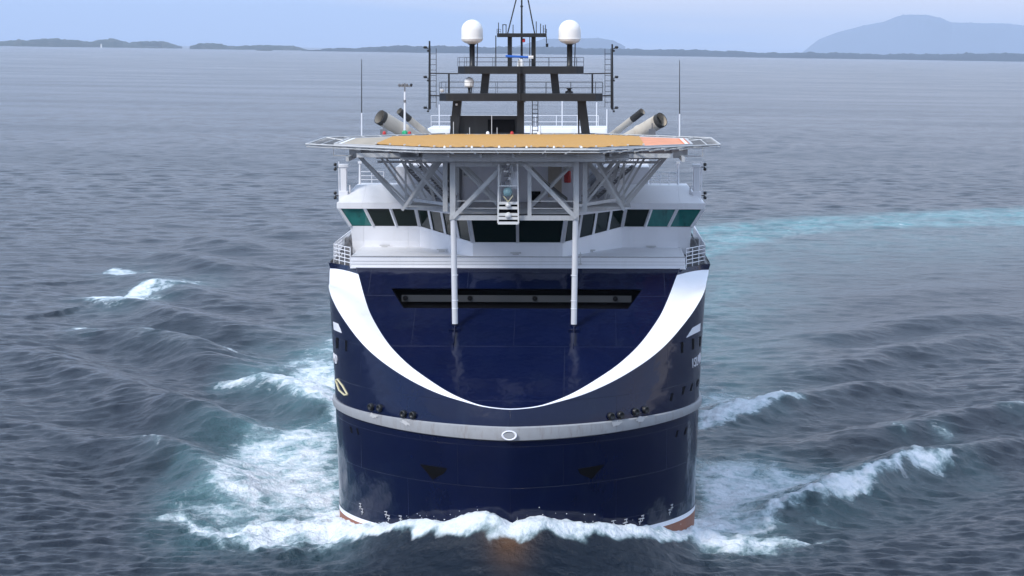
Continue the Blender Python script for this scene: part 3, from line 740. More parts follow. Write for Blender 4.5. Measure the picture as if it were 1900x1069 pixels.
# ---- mast
mast = part('mast', ship)
MY=30.0
def pf(px0,px1,py0,py1,dep=3.2,parent=mast,name='mast_platform',taper=.5):
    a=SP(px0,py0,MY); c=SP(px1,py1,MY)
    b=MB(); x0,x1=a.x,c.x; z1,z0=a.z,c.z; y0,y1=MY-dep/2,MY+dep/2
    pts=[(x0+taper,y0),(x1-taper,y0),(x1,y0+taper),(x1,y1-taper),(x1-taper,y1),(x0+taper,y1),(x0,y1-taper),(x0,y0+taper)]
    slab(b,pts,z0,z1); return fixn(b.build(name,'black',parent,bevel=.02)),pts,z1
P1,pts1,z1=pf(817,1118,173,187); P2,pts2,z2=pf(851,1083,123,137,dep=3.0); P3,pts3,z3=pf(923,1014,62,69,dep=2.2,taper=.2)
def mrail(pts,z,seg,h=.75,nm='mast_railing'):
    b=MB()
    for i,j in seg: b.rail([(*pts[i],z),(*pts[j],z)],h=h,bars=2,r=.013,step=1.9)
    b.build(nm,'black',mast)
allseg=[(i,(i+1)%8) for i in range(8)]
mrail(pts1,z1,allseg,.8); mrail(pts2,z2,allseg,.62); mrail(pts3,z3,[(1,2),(2,3),(5,6),(6,7)],.3)
def leg(pxa,pya,pxb,pyb,w1=.85,nm='mast_leg',y=MY,d=.8):
    MB().beam(SP(pxa,pya,y),SP(pxb,pyb,y),w1,d).build(nm,'black',mast)
leg(843,250,849,187,.62); leg(966,250,966,130,.5); leg(1087,250,1079,187,.62)
leg(1074,250,1073,187,.12,'mast_pipe',d=.12)
a=SP(836,250,MY+.3); c=SP(972,215,MY+.3)
MB().box(((a.x+c.x)/2,MY+.6,(a.z+c.z)/2-.5),(c.x-a.x,1.2,abs(a.z-c.z)+1.0)).build('mast_house','black',mast)
a=SP(905,245,MY-.3); c=SP(955,222,MY-.3)
MB().box(((a.x+c.x)/2,MY-.05,(a.z+c.z)/2),(c.x-a.x,.1,abs(a.z-c.z))).build('mast_hatch','dark',mast)
leg(898,175,902,136,.55); leg(1032,175,1028,136,.55)
leg(946,124,946,66,.3); leg(990,124,990,66,.3); leg(983,124,983,66,.06,d=.06); leg(920,124,920,66,.07,d=.07)
leg(964,190,963,110,.08,'mast_pipe',y=MY-1.7,d=.08); leg(974,190,974,136,.08,'mast_pipe',d=.08)
# top pole and stays
MB().tube(SP(968,110,MY),SP(968,-40,MY),.085,.05,k=8).lathe(SP(968,12,MY),[(.01,.1),(.1,.05),(.1,-.05),(.01,-.1)],10).build('top_pole','black',mast)
for px,x2 in ((942,960),(992,978)): MB().tube(SP(px,62,MY),SP(x2,-10,MY),.045,k=6).build('mast_stay','black',mast)
for px,py in ((925,42),(933,45),(939,45),(952,46),(995,40),(1003,44),(1008,47),(1012,46)):
    MB().tube(SP(px,62,MY-.4),SP(px,py,MY-.4),.03,k=6).build('short_aerial','black',mast)
b=MB()
for i in range(9):
    t0,t1=math.pi*i/9,math.pi*(i+1)/9; c0=SP(936,49,MY-.4)
    b.tube(c0+V((math.cos(t0)*.13,0,math.sin(t0)*.13)),c0+V((math.cos(t1)*.13,0,math.sin(t1)*.13)),.03,k=5)
b.build('hoop_aerial','black',mast)
MB().lathe(SP(972,75,MY-.8),[(.01,.15),(.1,.1),(.1,-.1),(.01,-.15)],10).build('mast_lamp','redp',mast)
MB().tube(SP(1014,68,MY),SP(1014,80,MY),.03).box(SP(1015,84,MY),(.18,.15,.25),).build('horn','black',mast)
# radar scanner
b=MB().beam(SP(938,104,MY-1),SP(988,107,MY-1),.22,.16); b.build('radar_scanner','blue',mast,bevel=.03)
MB().lathe(SP(966,116,MY-1),[(.25,-.3),(.2,.1),(.12,.25),(.01,.27)],14).build('radar_base','radome',mast,smooth=True)
MB().box(SP(985,106,MY-1.1),(.35,.25,.2)).build('radar_tip','radome',mast)
# radomes
def radome(px,pyb,pyt,pxw,y,post=None):
    rd=part('radome',mast); c=SP(px,pyb,y); tz=SP(px,pyt,y).z; r=pxw/2/ (F/(D0+y)); h=tz-c.z
    prof=[(r*.35,0),(r*.8,h*.08),(r*.98,h*.16),(r,h*.22),(r,h*.55)]+[(r*math.cos(t),h*.55+(h*.45)*math.sin(t)) for t in np.linspace(.12,math.pi/2-.01,12)]
    MB().lathe(c,prof,32).build('dome','radome',rd,smooth=True)
    MB().lathe(c,[(r*1.005,h*.2),(r*1.03,h*.21),(r*1.03,h*.24),(r*1.005,h*.25)],32).build('dome_flange','radome',rd,smooth=True)
    if post:
        pz=SP(px,post,y).z; MB().lathe(V((c.x,c.y,pz)),[(r*.42,0),(r*.3,.06),(r*.25,.1),(r*.25,c.z-pz-.05),(r*.45,c.z-pz)],14).build('pedestal','black',rd,smooth=True)
        MB().tube(V((c.x+r*.45,y,pz)),V((c.x+r*.5,y,c.z+.1)),.035,k=6).build('cable','black',rd)
radome(876,82,36.5,40,MY,124); radome(1057,82,37,41,MY,124); radome(870.5,163,143,17.5,MY-.6,173)
MB().lathe(SP(1056,173,MY-.8),[(.28,0),(.28,.12),(.12,.2),(.15,.3),(.28,.36),(.01,.38)],12).build('small_dish','black',mast)
# outrigger ladders carrying lamps
for sgn,xp,xl in ((-1,797,804),(1,1136,1128)):
    ot=part('lamp_outrigger',mast)
    MB().tube(SP(xp,203,MY),SP(xp,76 if sgn<0 else 82,MY),.10,.06,k=8).build('outrigger_pole','black',ot)
    MB().ladder(SP(xl+(0 if sgn<0 else 0),200,MY),SP(xl,90,MY),.42,(1,0,0),rung=.36,r=.022).build('outrigger_ladder','black',ot)
    e1=850 if sgn<0 else 1083; MB().beam(SP(xp,136,MY),SP(e1,137,MY),.08).beam(SP(xp,177,MY),SP(817 if sgn<0 else 1118,178,MY),.09).build('outrigger_arm','black',ot)
    x5=833 if sgn<0 else 1099; MB().beam(SP(x5,137,MY),SP(x5,173,MY),.13).build('outrigger_prop','black',ot)
    for py in (88,143,200):
        p=SP(xp-8 if sgn<0 else xp+8,py,MY); q_=SP(xp,py+4,MY)
        MB().beam(q_,p,.05).lathe(p,[(.01,.1),(.1,.09),(.15,0),(.1,-.08),(.01,-.1)],10).lathe(p+V((-sgn*.2,0,-.25)),[(.01,.08),(.08,.06),(.08,-.06),(.01,-.08)],8).build('signal_lamp','black',ot)
for px in (845,878,1075,1110,906,930): 
    if px in(845,906,930): pass
MB().ladder(SP(993,250,MY),SP(993,187,MY),.4,(1,0,0),rung=.3,r=.03).build('mast_ladder','black',mast)
MB().lathe(SP(820,168,MY-1.5),[(.01,.12),(.14,.1),(.16,0),(.12,-.12),(.01,-.14)],12).build('search_lamp','alu',mast)
MB().lathe(SP(847,194,MY-.9),[(.01,.08),(.08,.06),(.08,-.06),(.01,-.08)],10).build('deck_lamp','radome',mast)
for px,h in ((841,.9),(871,.5),(912,1.4),(922,.5),(984,.7),(1003,.7)):
    p=SP(px,248,28.0); MB().tube(V((p.x,28.3,ZD-.2)),V((p.x,28.3,ZD+h)),.028,k=6).build('thin_aerial','alu',mast)

# ---- exhausts
def exhaust(pa,pb,wpx,y,pair):
    ex=part('exhaust_pipe',ship)
    s=F/(D0+y+1); r=wpx/2/s; A=SP(*pa,y); B_=SP(*pb,y-2.0); d=(B_-A).normalized(); A=A-d*3.5; Lh=(B_-A).length
    prof=[(r*.93,0),(r*.93,Lh*.62),(r*1.03,Lh*.63),(r*1.03,Lh*.66),(r*.96,Lh*.67),(r*.96,Lh*.8),(r,Lh*.82),(r,Lh),(r*.9,Lh),(r*.88,Lh-.8)]
    smooth_angle(MB().lathe(A,prof,24,axis=d).build('pipe','exh',ex),40)
    MB().lathe(A,[(r*.9,Lh-.5),(.01,Lh-.5)],24,axis=d).build('pipe_bore','soot',ex)
    sb=MB().lathe(A,[(r*1.012,Lh-(.35 if wpx>20 else 1.1)),(r*1.012,Lh+.01),(r*.9,Lh+.01)],24,axis=d); smooth_angle(sb.build('sooty_rim','soot',ex),40)
exhaust((768,254),(704,217),27,40,0); exhaust((802,256),(741,206),12.5,38,0)
exhaust((1172,254),(1228,222),27,40,0); exhaust((1126,258),(1192,207),12.5,38,0)
for px in (712,1210):
    p=SP(px,246,36); MB().box(p,(.5,.4,.5)).tube(p,p+V((0,0,.7)),.04).build('vent_box','greysteel',ship)
# ---- whips and the wind sensor mast
for px,py0,py1 in ((671,248,110),(1261,250,112)):
    wa=part('whip_aerial',ship); 
    yy=29.5; A=SP(px,py0,yy); B_=SP(px,py1,yy); t=A.lerp(B_,.28); 
    MB().tube(A+V((0,0,-1.5)),t,.055,.045,k=8).build('aerial_base','white',wa); MB().tube(t,B_,.038,.022,k=6).build('whip','black',wa)
wm=part('wind_sensor_mast',ship); A=SP(751,248,28.3); B_=SP(751,170,28.3)
MB().tube(A,B_,.085,.06,k=10).build('sensor_pole','white',wm)
MB().beam(SP(740,160,28.3),SP(764,160,28.3),.09,.1).tube(B_,SP(751,154,28.3),.05).build('sensor_arm','greysteel',wm)
for px in (741,747,755,763): MB().lathe(SP(px,158,28.3),[(.01,.12),(.09,.08),(.1,-.02),(.05,-.12)],10).build('wind_sensor','greysteel' if px<760 else 'black',wm)
MB().lathe(SP(751,246,28.3),[(.2,-.15),(.2,.05),(.1,.15)],12).build('sensor_foot','green',wm)
MB().lathe(SP(751,188,28.3),[(.01,.12),(.1,.08),(.1,-.08),(.01,-.12)],10).build('sensor_collar','greysteel',wm)

# ------------------------------------------------------------------ land
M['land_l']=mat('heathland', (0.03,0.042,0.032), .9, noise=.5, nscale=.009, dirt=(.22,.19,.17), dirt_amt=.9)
M['hazed_rock']=mat('haze_tinted_rock', (0.11,0.14,0.19), .95, noise=.3, nscale=.002)  # rock paled and blued: distance haze put into the base colour
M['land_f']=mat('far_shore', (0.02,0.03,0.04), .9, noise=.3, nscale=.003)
def land(name, prof, Y, depth, m_, jag=3.0, base=None):
    # prof: (px, py_top, py_water) along the shore
    xs=np.arange(prof[0][0], prof[-1][0]+.1, 2.5); P=np.array(prof,float)
    top=np.interp(xs,P[:,0],P[:,1]); bot=np.interp(xs,P[:,0],P[:,2])
    r_=random.Random(int(Y)+len(prof)); ph=[r_.uniform(0,6.28) for _ in range(8)]
    rows=[]
    ntop=np.array([sum(math.sin(x*(.06*1.7**k)+ph[k])/(1.2**k) for k in range(7)) for x in xs])
    hgt=bot-top; top=top+ntop*.16*jag*np.minimum(1,hgt/4)*1.2
    pts=[FAR(x,t,Y+depth*.5) for x,t in zip(xs,top)]
    lows=[SEA(x,b) for x,b in zip(xs,bot)]
    nr=9
    for k in range(nr+1):
        t=k/nr; rr=[]
        for i,(p,l) in enumerate(zip(pts,lows)):
            y0=l[1] if base is None else Y; hh=max(.3,p.z)
            prf=math.sin(min(1,t*1.6)*math.pi/2)*(1 if t<.63 else math.cos((t-.63)/.37*math.pi/2))
            y=y0+depth*t; sc=y/p.y if t>.3 else 1
            nz=sum(math.sin(xs[i]*(.09*1.7**k2)+ph[k2]+t*9*(k2+1)) for k2 in range(5))*.035
            rr.append((p.x*(y/p.y), y, -1.0+(hh+1)*max(0,prf*(1+nz*min(1,jag/2) if 0<t<1 and k!=5 else 1))))
        rows.append(rr)
    o=MB().grid(rows).build(name,m_); o['kind']='structure'; smooth_angle(o,60); return o
# y of the shore line follows the level of the water
LY=lambda x,d=8: 92+(x-950)*ROLL+d
land('island_hills',[(-260,78,LY(-260)),(-60,76,LY(-60)),(0,77,85.4),(40,73.5,86.2),(100,71,87),(150,74.5,87.6),(168,77,87.8),(185,72.5,88),(212,71.5,88.4),(228,75,88.6),(245,80,89),(262,85,89.4),(300,88,89.8),(330,89.5,90.2)],14500,900,'land_l')
land('low_hills',[(238,80,88.6),(262,75.5,89),(300,77.5,89.3),(322,82,89.8),(340,86,90)],17500,700,'land_l')
land('island_hills',[(352,86,91.2),(372,79.5,91.3),(398,79,91.6),(416,84.5,91.9),(440,86,92.2),(480,84,92.6),(500,82,92.9),(520,85,93.2),(545,86,93.6),(560,90,93.8),(572,93,94)],15500,700,'land_l')
land('skerry',[(475,92,94),(490,91.5,94.2),(505,92.5,94.4)],14800,100,'land_l')
land('far_shore',[(560,93.5,94.8),(600,90.5,95.4),(650,89.5,96),(700,86.5,96.8),(730,85.5,97.2),(780,85,98),(850,86,99),(950,87.5,100),(1010,86,101),(1100,89,102),(1150,90,102.8),(1250,92,104.5),(1290,91.5,105),(1350,94.5,106),(1420,97.5,107.2),(1480,98.5,108.2),(1500,96.5,108.5),(1560,98,109.3),(1640,100.5,110.5),(1700,99.5,111.5),(1760,100,112.5),(1830,98,113.5),(1900,98.5,114.7),(2050,99,117),(2200,98,119.5)],15500,1500,'land_f')
land('distant_hills',[(930,92,98.5),(980,80,99),(1010,72,99.5),(1060,71,100),(1110,70,101),(1140,76,101.5),(1160,86,102)],30000,2500,'hazed_rock',jag=1.0,base=1)
land('mountain',[(1490,96,104),(1505,84,104),(1520,72,104),(1560,57,104.5),(1600,47,105),(1640,39,105.5),(1665,29,106),(1685,25.5,106),(1720,26,107),(1745,32,107),(1765,40,108),(1820,42,108.5),(1860,42,109),(1900,46,109.5),(2000,60,111),(2150,75,113)],45000,4600,'hazed_rock',jag=.5,base=1)
lh=thing('lighthouse','small pale lighthouse tower on the shore of the left hand islands','lighthouse',loc=FAR(188,87,14480))
lh.location.z=0
MB().tube((0,0,0),(0,0,24),5.5,4.5,k=12).build('tower','radome',lh); MB().tube((0,0,24),(0,0,30),4,2.5,k=12).build('lantern_room','band',lh)

# ------------------------------------------------------------------ water
def vnoise(x,y,seed):
    g=np.random.default_rng(seed).random((256,256)); xi=np.floor(x).astype(int); yi=np.floor(y).astype(int); fx=x-xi; fy=y-yi
    fx=fx*fx*(3-2*fx); fy=fy*fy*(3-2*fy); a=g[xi&255,yi&255]; b_=g[(xi+1)&255,yi&255]; c=g[xi&255,(yi+1)&255]; d=g[(xi+1)&255,(yi+1)&255]
    return (a*(1-fx)+b_*fx)*(1-fy)+(c*(1-fx)+d*fx)*fy
def fbm(x,y,seed,o=4,g=.5):
    s=0; a=1; n=0
    for k in range(o): s=s+a*vnoise(x*2**k+17.3*k,y*2**k+5.1*k,seed+k); n+=a; a*=g
    return s/n
Ys=[-4500,-2000,-1000,-400,-150,-60,-20,0,20,40,60,75]
y=86.0
while y<2400: Ys.append(y); y+=max(.2, .0024*y if y>600 else .0021*y if y>170 else .0014*y)
while y<61000: Ys.append(y); y*=1.03
Ys=np.array(Ys)
uc=np.arange(-.30,.30001,.0011); us_=[]; u=.30
while u<.9: u+= .004 + (u-.30)*.12; us_.append(u)
U=np.concatenate([-np.array(us_[::-1]),uc,np.array(us_)])
YY,UU=np.meshgrid(Ys,U,indexing='ij'); WW=np.maximum(np.abs(YY),120.0)
XX=UU*WW
xx=XX.ravel(); yy=YY.ravel(); dist=np.hypot(xx,yy)
# ship-local
Mi=np.array(SHIP_INV); xl=Mi[0,0]*xx+Mi[0,1]*yy+Mi[0,3]; yl=Mi[1,0]*xx+Mi[1,1]*yy+Mi[1,3]
AN=4.5                                       # strokes are wider along the swell than across it
def sd_poly(P, X, Y):
    P=np.array(P); n=len(P); d=np.full(X.shape,1e9); ins=np.zeros(X.shape,bool)
    for i in range(n):
        a=P[i]; b_=P[(i+1)%n]; e=b_-a; wx=X-a[0]; wy=Y-a[1]; t=np.clip((wx*e[0]+wy*e[1])/(e@e+1e-9),0,1)
        d=np.minimum(d,np.hypot(wx-t*e[0],wy-t*e[1]))
        c=((a[1]<=Y)&(b_[1]>Y))|((b_[1]<=Y)&(a[1]>Y)); xi=a[0]+(Y-a[1])/(b_[1]-a[1]+1e-12)*(b_[0]-a[0]); ins^=c&(X<xi)
    return np.where(ins,d,-d)
foam=np.zeros_like(xx); teal=np.zeros_like(xx); body=np.zeros_like(xx)
# irregular edges: look up the masks at slightly wandering positions
wx=(fbm(xx*.22,yy*.09,5)-.5); wy=(fbm(xx*.22,yy*.09,9)-.5)
jx=(fbm(xx*.9,yy*.35,25)-.5); jy=(fbm(xx*.9,yy*.35,29)-.5)
X_=xx+wx*1.4+jx*.9; Y_=(yy+wy*5+jy*3.5)/AN
near=(yy>80)&(yy<900)&(np.abs(UU.ravel())<.4)
def region(pxs,f=1.0,t=0.0,soft=1.0,z=0.0,soft_t=None,b=None):
    P=[(lambda q:(q[0],q[1]/AN))(SEA(a,b_,z)) for a,b_ in pxs]
    P=np.array(P); mg=soft*2+8; mm=near&(X_>P[:,0].min()-mg)&(X_<P[:,0].max()+mg)&(Y_>P[:,1].min()-mg)&(Y_<P[:,1].max()+mg)
    d=sd_poly(P,X_[mm],Y_[mm]); s=np.clip(d/soft*.5+.5,0,1); s=s*s*(3-2*s); foam[mm]=np.maximum(foam[mm],f*s); body[mm]=np.maximum(body[mm],s*(1.0 if f>=1 else 0 if b is None else b))
    if t:
        st=soft_t or soft*2; s2=np.clip(d/st*.5+.5,0,1); s2=s2*s2*(3-2*s2); teal[mm]=np.maximum(teal[mm],t*s2)
# dense white water
region([(290,950),(345,968),(400,985),(440,1000),(500,1008),(560,1010),(660,1016),(740,1010),(800,1006),(850,1003),(950,1006),(1080,1003),(1120,1008),(1160,1016),(1185,1000),(1215,997),(1260,1004),(1300,1008),(1350,1014),(1400,1007),(1450,1004),(1500,999),(1560,993),(1500,990),(1400,981),(1340,974),(1300,962),(950,930),(640,952),(560,956),(480,957),(400,962),(340,948)],1.0,.25,.9,z=.5,soft_t=1.2)
region([(1405,978),(1440,950),(1500,925),(1560,905),(1620,884),(1700,861),(1765,857),(1770,868),(1700,877),(1625,902),(1592,925),(1540,941),(1490,956),(1450,972),(1430,984)],1.0,.3,.7)
region([(1297,804),(1340,793),(1385,772),(1430,760),(1488,749),(1440,745),(1380,747),(1330,757),(1290,768)],1.0,.4,.7)
region([(375,878),(392,905),(400,935),(450,962),(560,962),(520,945),(470,925),(425,900),(395,878)],.95,.5,1.4,b=.4)
region([(408,709),(450,713),(500,722),(560,738),(605,768),(630,790),(630,690),(600,684),(560,700),(500,709)],.98,.6,1.2,b=.5)
# streaky wash
region([(1290,850),(1340,850),(1450,852),(1540,868),(1600,880),(1540,912),(1450,948),(1380,978),(1290,970)],.80,.9,1.6)
region([(1290,870),(1380,880),(1400,940),(1340,970),(1290,965)],.95,1.0,2.0)
region([(1290,715),(1340,714),(1400,728),(1420,745),(1340,752),(1290,765)],.66,.8,1.8)
region([(640,615),(585,640),(500,672),(455,695),(520,700),(600,690),(640,680)],.58,.8,2.5)
region([(640,660),(560,672),(520,700),(600,770),(640,780)],.78,.9,2.0)
region([(640,775),(560,780),(460,795),(410,850),(375,880),(360,930),(420,960),(640,965)],.74,1.0,2.5)
region([(640,780),(600,800),(480,850),(400,890),(400,960),(640,965)],.86,1.0,2.5)
region([(640,900),(560,915),(470,925),(380,940),(330,950),(420,965),(640,975)],.98,.6,2.0,b=.3)
region([(1290,955),(1360,965),(1420,960),(1440,975),(1380,990),(1290,990)],.95,.5,1.5,b=.3)
region([(330,948),(380,930),(420,945),(420,962),(360,966)],.7,.2,1.2)
# turquoise wake left by the turn
region([(1270,426),(1340,416),(1440,407),(1600,398),(1750,392),(1960,383),(2300,368),(2300,404),(1960,418),(1750,421),(1600,426),(1480,438),(1400,455),(1270,495)],.22,.95,1.4,soft_t=2.0)
region([(1270,455),(1420,445),(1450,520),(1380,600),(1340,700),(1290,760),(1270,700)],.22,.6,6.0)
region([(1270,440),(1600,425),(1900,420),(1900,450),(1500,480),(1300,520)],.14,.5,8.0)
region([(640,560),(600,600),(520,640),(520,760),(640,800)],.1,.4,4.0)
region([(560,765),(500,790),(420,800),(560,820),(640,820),(640,775)],.3,.55,4.0)
# white caps
for c in ([(142,552),(180,544),(225,546),(262,529),(300,527),(285,541),(262,561),(215,568),(160,559)],[(190,506),(212,491),(245,497),(262,508),(228,514)],[(128,603),(148,597),(186,606),(176,615),(140,611)],[(255,615),(272,617),(296,627),(280,627)],
          [(412,643),(430,644),(440,652),(420,652)],[(234,812),(248,815),(300,838),(290,842)],[(272,465),(288,466),(294,473),(280,473)],[(340,519),(375,518),(372,522),(345,523)],[(285,527),(350,531),(350,535),(300,533)],
          [(1645,803),(1672,803),(1676,808),(1650,809)],[(1730,803),(1762,801),(1768,807),(1740,809)],[(1855,770),(1900,763),(1930,764),(1900,769)],[(1340,711),(1330,713),(1297,722),(1297,716)],
          [(1500,888),(1520,885),(1540,893),(1520,895)],[(1500,965),(1530,960),(1560,968),(1530,975)]):
    region(c,.80,.25,.75,b=.25)
region([(150,552),(230,540),(300,522),(380,515),(400,524),(320,545),(270,570),(200,572)],.50,.3,2.0)
region([(185,508),(230,488),(290,500),(280,515),(220,518)],.46,.2,1.5)
region([(250,610),(420,640),(450,655),(420,660),(300,635)],.40,.1,1.5)
region([(1340,990),(1440,955),(1560,912),(1700,868),(1790,852),(1800,862),(1640,905),(1480,968)],.50,.3,2.0)
# ambient wind sea
h=np.zeros_like(xx)
wlen=np.exp(rng.uniform(np.log(.95),np.log(9),88)); wdir=rng.normal(math.pi/2+.12,.48,88); wph=rng.uniform(0,6.28,88)
gust=.6+.8*fbm(xx*.012,yy*.006,71)
cell=np.maximum(.2,.0021*np.abs(yy))
for L_,a_,p_ in zip(wlen,wdir,wph):
    kk=2*math.pi/L_; amp=.0112*L_**.12*(1.25 if L_<2.2 else 1.0); fade=np.clip((L_/cell-2.2)/2.0,0,1)
    ph=kk*(xx*math.cos(a_)+yy*math.sin(a_))+p_+1.5*wx
    h+=amp*fade*np.sin(ph+.35*np.sin(ph))
swl=np.exp(rng.uniform(np.log(3.2),np.log(11),64)); swd=rng.normal(math.pi/2-.1,.95,64); swp=rng.uniform(0,6.28,64); farf=np.clip((np.abs(yy)-170)/350,0,1)
for L_,a_,p_ in zip(swl,swd,swp):
    kk=2*math.pi/L_; fade=np.clip((L_/cell-2.2)/2.0,0,1)*farf*np.clip((np.abs(yy)-L_*14)/300,0,1)
    h+=.0022*L_*fade*np.sin(kk*(xx*math.cos(a_)+yy*math.sin(a_))+p_+2*wx)
h*=gust*.85
slick=np.zeros_like(xx)
mm=near; d=sd_poly(np.array([(SEA(a,b_)[0],SEA(a,b_)[1]/AN) for a,b_ in [(1270,430),(1900,392),(2050,400),(2050,600),(1600,690),(1290,790)]]),X_[mm],Y_[mm]); slick[mm]=np.clip(d/12+.3,0,1)
h*=1-.58*slick
# the ship's own waves: crest lines
def crest(pxs,amp,wd,steep=1.7):
    P=np.array([(SEA(a,b_)) for a,b_ in pxs]); 
    mg=wd*5; mm=near&(xx>P[:,0].min()-mg)&(xx<P[:,0].max()+mg)&(yy>P[:,1].min()-mg*2)&(yy<P[:,1].max()+mg*2)
    X=xx[mm]+wx[mm]*1.5; Y=yy[mm]+wy[mm]*2.5; best=np.full(X.shape,1e9); sgn=np.zeros(X.shape); al=np.zeros(X.shape); L=0; tot=sum(np.hypot(*(P[i+1]-P[i])) for i in range(len(P)-1))
    for i in range(len(P)-1):
        a=P[i]; e=P[i+1]-a; l=np.hypot(*e); vx=X-a[0]; vy=Y-a[1]; t=np.clip((vx*e[0]+vy*e[1])/(l*l),0,1); dd=np.hypot(vx-t*e[0],vy-t*e[1]); u_=dd<best
        best=np.where(u_,dd,best); sgn=np.where(u_,np.sign(Y-(a[1]+t*e[1])),sgn); al=np.where(u_,(L+t*l)/tot,al); L+=l
    env=np.clip(np.minimum(al,1-al)*4,0,1); env=env*env*(3-2*env)
    wv=np.where(sgn<0,wd/steep,wd); g=np.exp(-(best/wv)**2)-.45*np.exp(-((best-wd*1.9)/(wd*1.1))**2)
    h[mm]+=amp*env*g*(.75+.5*fbm(X*.15,Y*.1,44))
for c,a_,w_ in (([(100,560),(190,556),(270,572),(340,596),(420,612),(520,640)],1.0,4.5),([(185,508),(250,515),(310,535),(400,560),(500,580)],.75,4.5),([(270,470),(320,478),(390,492),(460,505)],.8,5),([(360,440),(410,452),(470,468)],.7,5.5),([(455,415),(500,425),(560,440)],.6,6),
                ([(120,605),(230,622),(300,640),(380,672),(470,700)],.9,4),([(0,640),(120,680),(240,725),(330,760),(400,800),(440,830)],.75,4),([(230,812),(300,835),(360,868),(395,900),(440,950)],1.1,3.2),([(290,750),(330,768),(390,790),(430,812)],.7,3),([(400,702),(480,712),(560,733),(625,775)],1.0,3),
                ([(0,770),(100,800),(200,830),(300,880)],.35,3),([(230,612),(300,628),(360,650),(420,670)],.6,3.5),([(90,700),(180,735),(260,790)],.35,3.5),
                ([(1297,795),(1380,768),(1460,748),(1600,728),(1750,700)],.75,3.4),([(1340,1000),(1440,960),(1540,925),(1620,895),(1700,866),(1790,850),(1900,822),(2000,800)],1.15,3.0),([(1500,838),(1600,815),(1700,800),(1790,778),(1900,764),(2000,752)],.95,3.6),
                ([(1420,710),(1500,697),(1560,684),(1640,662),(1760,640),(1900,615)],.85,4.5),([(1500,640),(1600,618),(1700,605),(1820,590),(1900,580)],.7,5),([(1330,690),(1420,672),(1500,655),(1600,640)],.55,5),([(1560,880),(1680,838),(1800,815),(1900,790)],.3,3),
                ([(1380,660),(1480,640),(1580,616)],.35,4),([(1560,560),(1700,545),(1900,530)],.3,6)):
    crest(c,a_*1.1,w_*1.1)
# bow wave against the stem
from math import pi
ay=np.abs(xl); B0=11.75; uu=np.clip(ay/B0,0,1); oy=14.1*(.8*(1-np.sqrt(1-uu**2))+.2*uu**1.25)+1.3*(1-uu*uu)
df=np.where(ay<B0,oy-yl,np.hypot(ay-B0,np.minimum(0,yl-14.1)+0)); df=np.where((ay>=B0)&(yl<14.1),np.hypot(ay-B0,14.1-yl),df); 
dfn=np.maximum(df,0); lobe=1+.38*np.exp(-((ay-1.5)/1.6)**2)*np.exp(-(dfn/2.2)**2)-.12*np.exp(-(ay/.7)**2)*np.exp(-(dfn/2)**2)
hump=2.15*lobe*np.exp(-(dfn/5.2)**2)*np.exp(-(ay/11.2)**4)*np.exp(-np.maximum(0,yl-8)**2/80)
roll=0.75*np.exp(-((dfn-1.0)/1.3)**2)*np.exp(-(ay/8.5)**4)*(.7+.6*fbm(xx*.35,yy*.2,77))
bowz=(yl<40)&(yy>80); h=np.where(bowz,h*(1-.5*np.exp(-(dfn/6)**2))+hump+roll,h)
# white water of the bow wave in ship coordinates
edge=(fbm(xx*.8,yy*.6,61)-.5)*2.0
fb=np.clip((2.35+edge*.8-dfn)/.8,0,1)*(ay<17)*(yl<17)*(yl>-6)*(yy>80); foam=np.maximum(foam,fb)
# lumpy white water
lump=fbm(xx*.55,yy*.5,33,5,.6)-.5; lump2=fbm(xx*1.9,yy*1.7,35,3,.6)-.5
body=np.maximum(body,fb*.55); fd_=body; h+=fd_*np.where(near,lump*1.1+lump2*.5+.15,0)
h+=np.clip(teal,0,1)*(1-fd_)*lump*.5
# smooth under the hull
zz=h.copy(); 
verts=np.stack([xx,yy,zz],1)
nY,nU=YY.shape; idx=np.arange(nY*nU).reshape(nY,nU); q4=np.stack([idx[:-1,:-1],idx[:-1,1:],idx[1:,1:],idx[1:,:-1]],-1).reshape(-1,4)
me=bpy.data.meshes.new('water'); me.vertices.add(len(verts)); me.vertices.foreach_set('co',verts.ravel().astype(np.float32))
me.loops.add(q4.size); me.loops.foreach_set('vertex_index',q4.ravel().astype(np.int32)); me.polygons.add(len(q4)); me.polygons.foreach_set('loop_start',np.arange(0,q4.size,4,dtype=np.int32)); me.polygons.foreach_set('loop_total',np.full(len(q4),4,np.int32))
me.polygons.foreach_set('use_smooth',np.ones(len(q4),bool)); me.update(calc_edges=True); me.validate()
bq=np.array(SEA(945,1040,.5)); forefoot_tint=.95*np.exp(-((xx-bq[0])/1.2)**2-((yy-bq[1])/3.6)**2)  # glow of the submerged bulb, painted into the water's surface colour
for nm,arr in (('foam',foam),('teal',teal),('forefoot_tint',forefoot_tint)):
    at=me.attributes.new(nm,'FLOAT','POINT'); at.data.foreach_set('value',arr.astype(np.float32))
sea=bpy.data.objects.new('water',me); col.objects.link(sea); sea['kind']='structure'
m=bpy.data.materials.new('sea_water'); m.use_nodes=True; t=m.node_tree; t.nodes.clear(); Lk=t.links.new
geo=N(t,'ShaderNodeNewGeometry'); pos=geo.outputs['Position']
def noise(scale,det,rough,sc=(1,1,1),dist=0.0):
    mp_=N(t,'ShaderNodeMapping'); mp_.inputs['Scale'].default_value=sc; Lk(pos,mp_.inputs[0]); n=N(t,'ShaderNodeTexNoise',Scale=scale,Detail=det,Roughness=rough,Distortion=dist); Lk(mp_.outputs[0],n.inputs['Vector']); return n.outputs[0]
def mathn(op,a,b=None,c=None,cl=False):
    n=N(t,'ShaderNodeMath',operation=op); n.use_clamp=cl
    for i,v in enumerate((a,b,c)):
        if v is None: continue
        if isinstance(v,(int,float)): n.inputs[i].default_value=v
        else: Lk(v,n.inputs[i])
    return n.outputs[0]
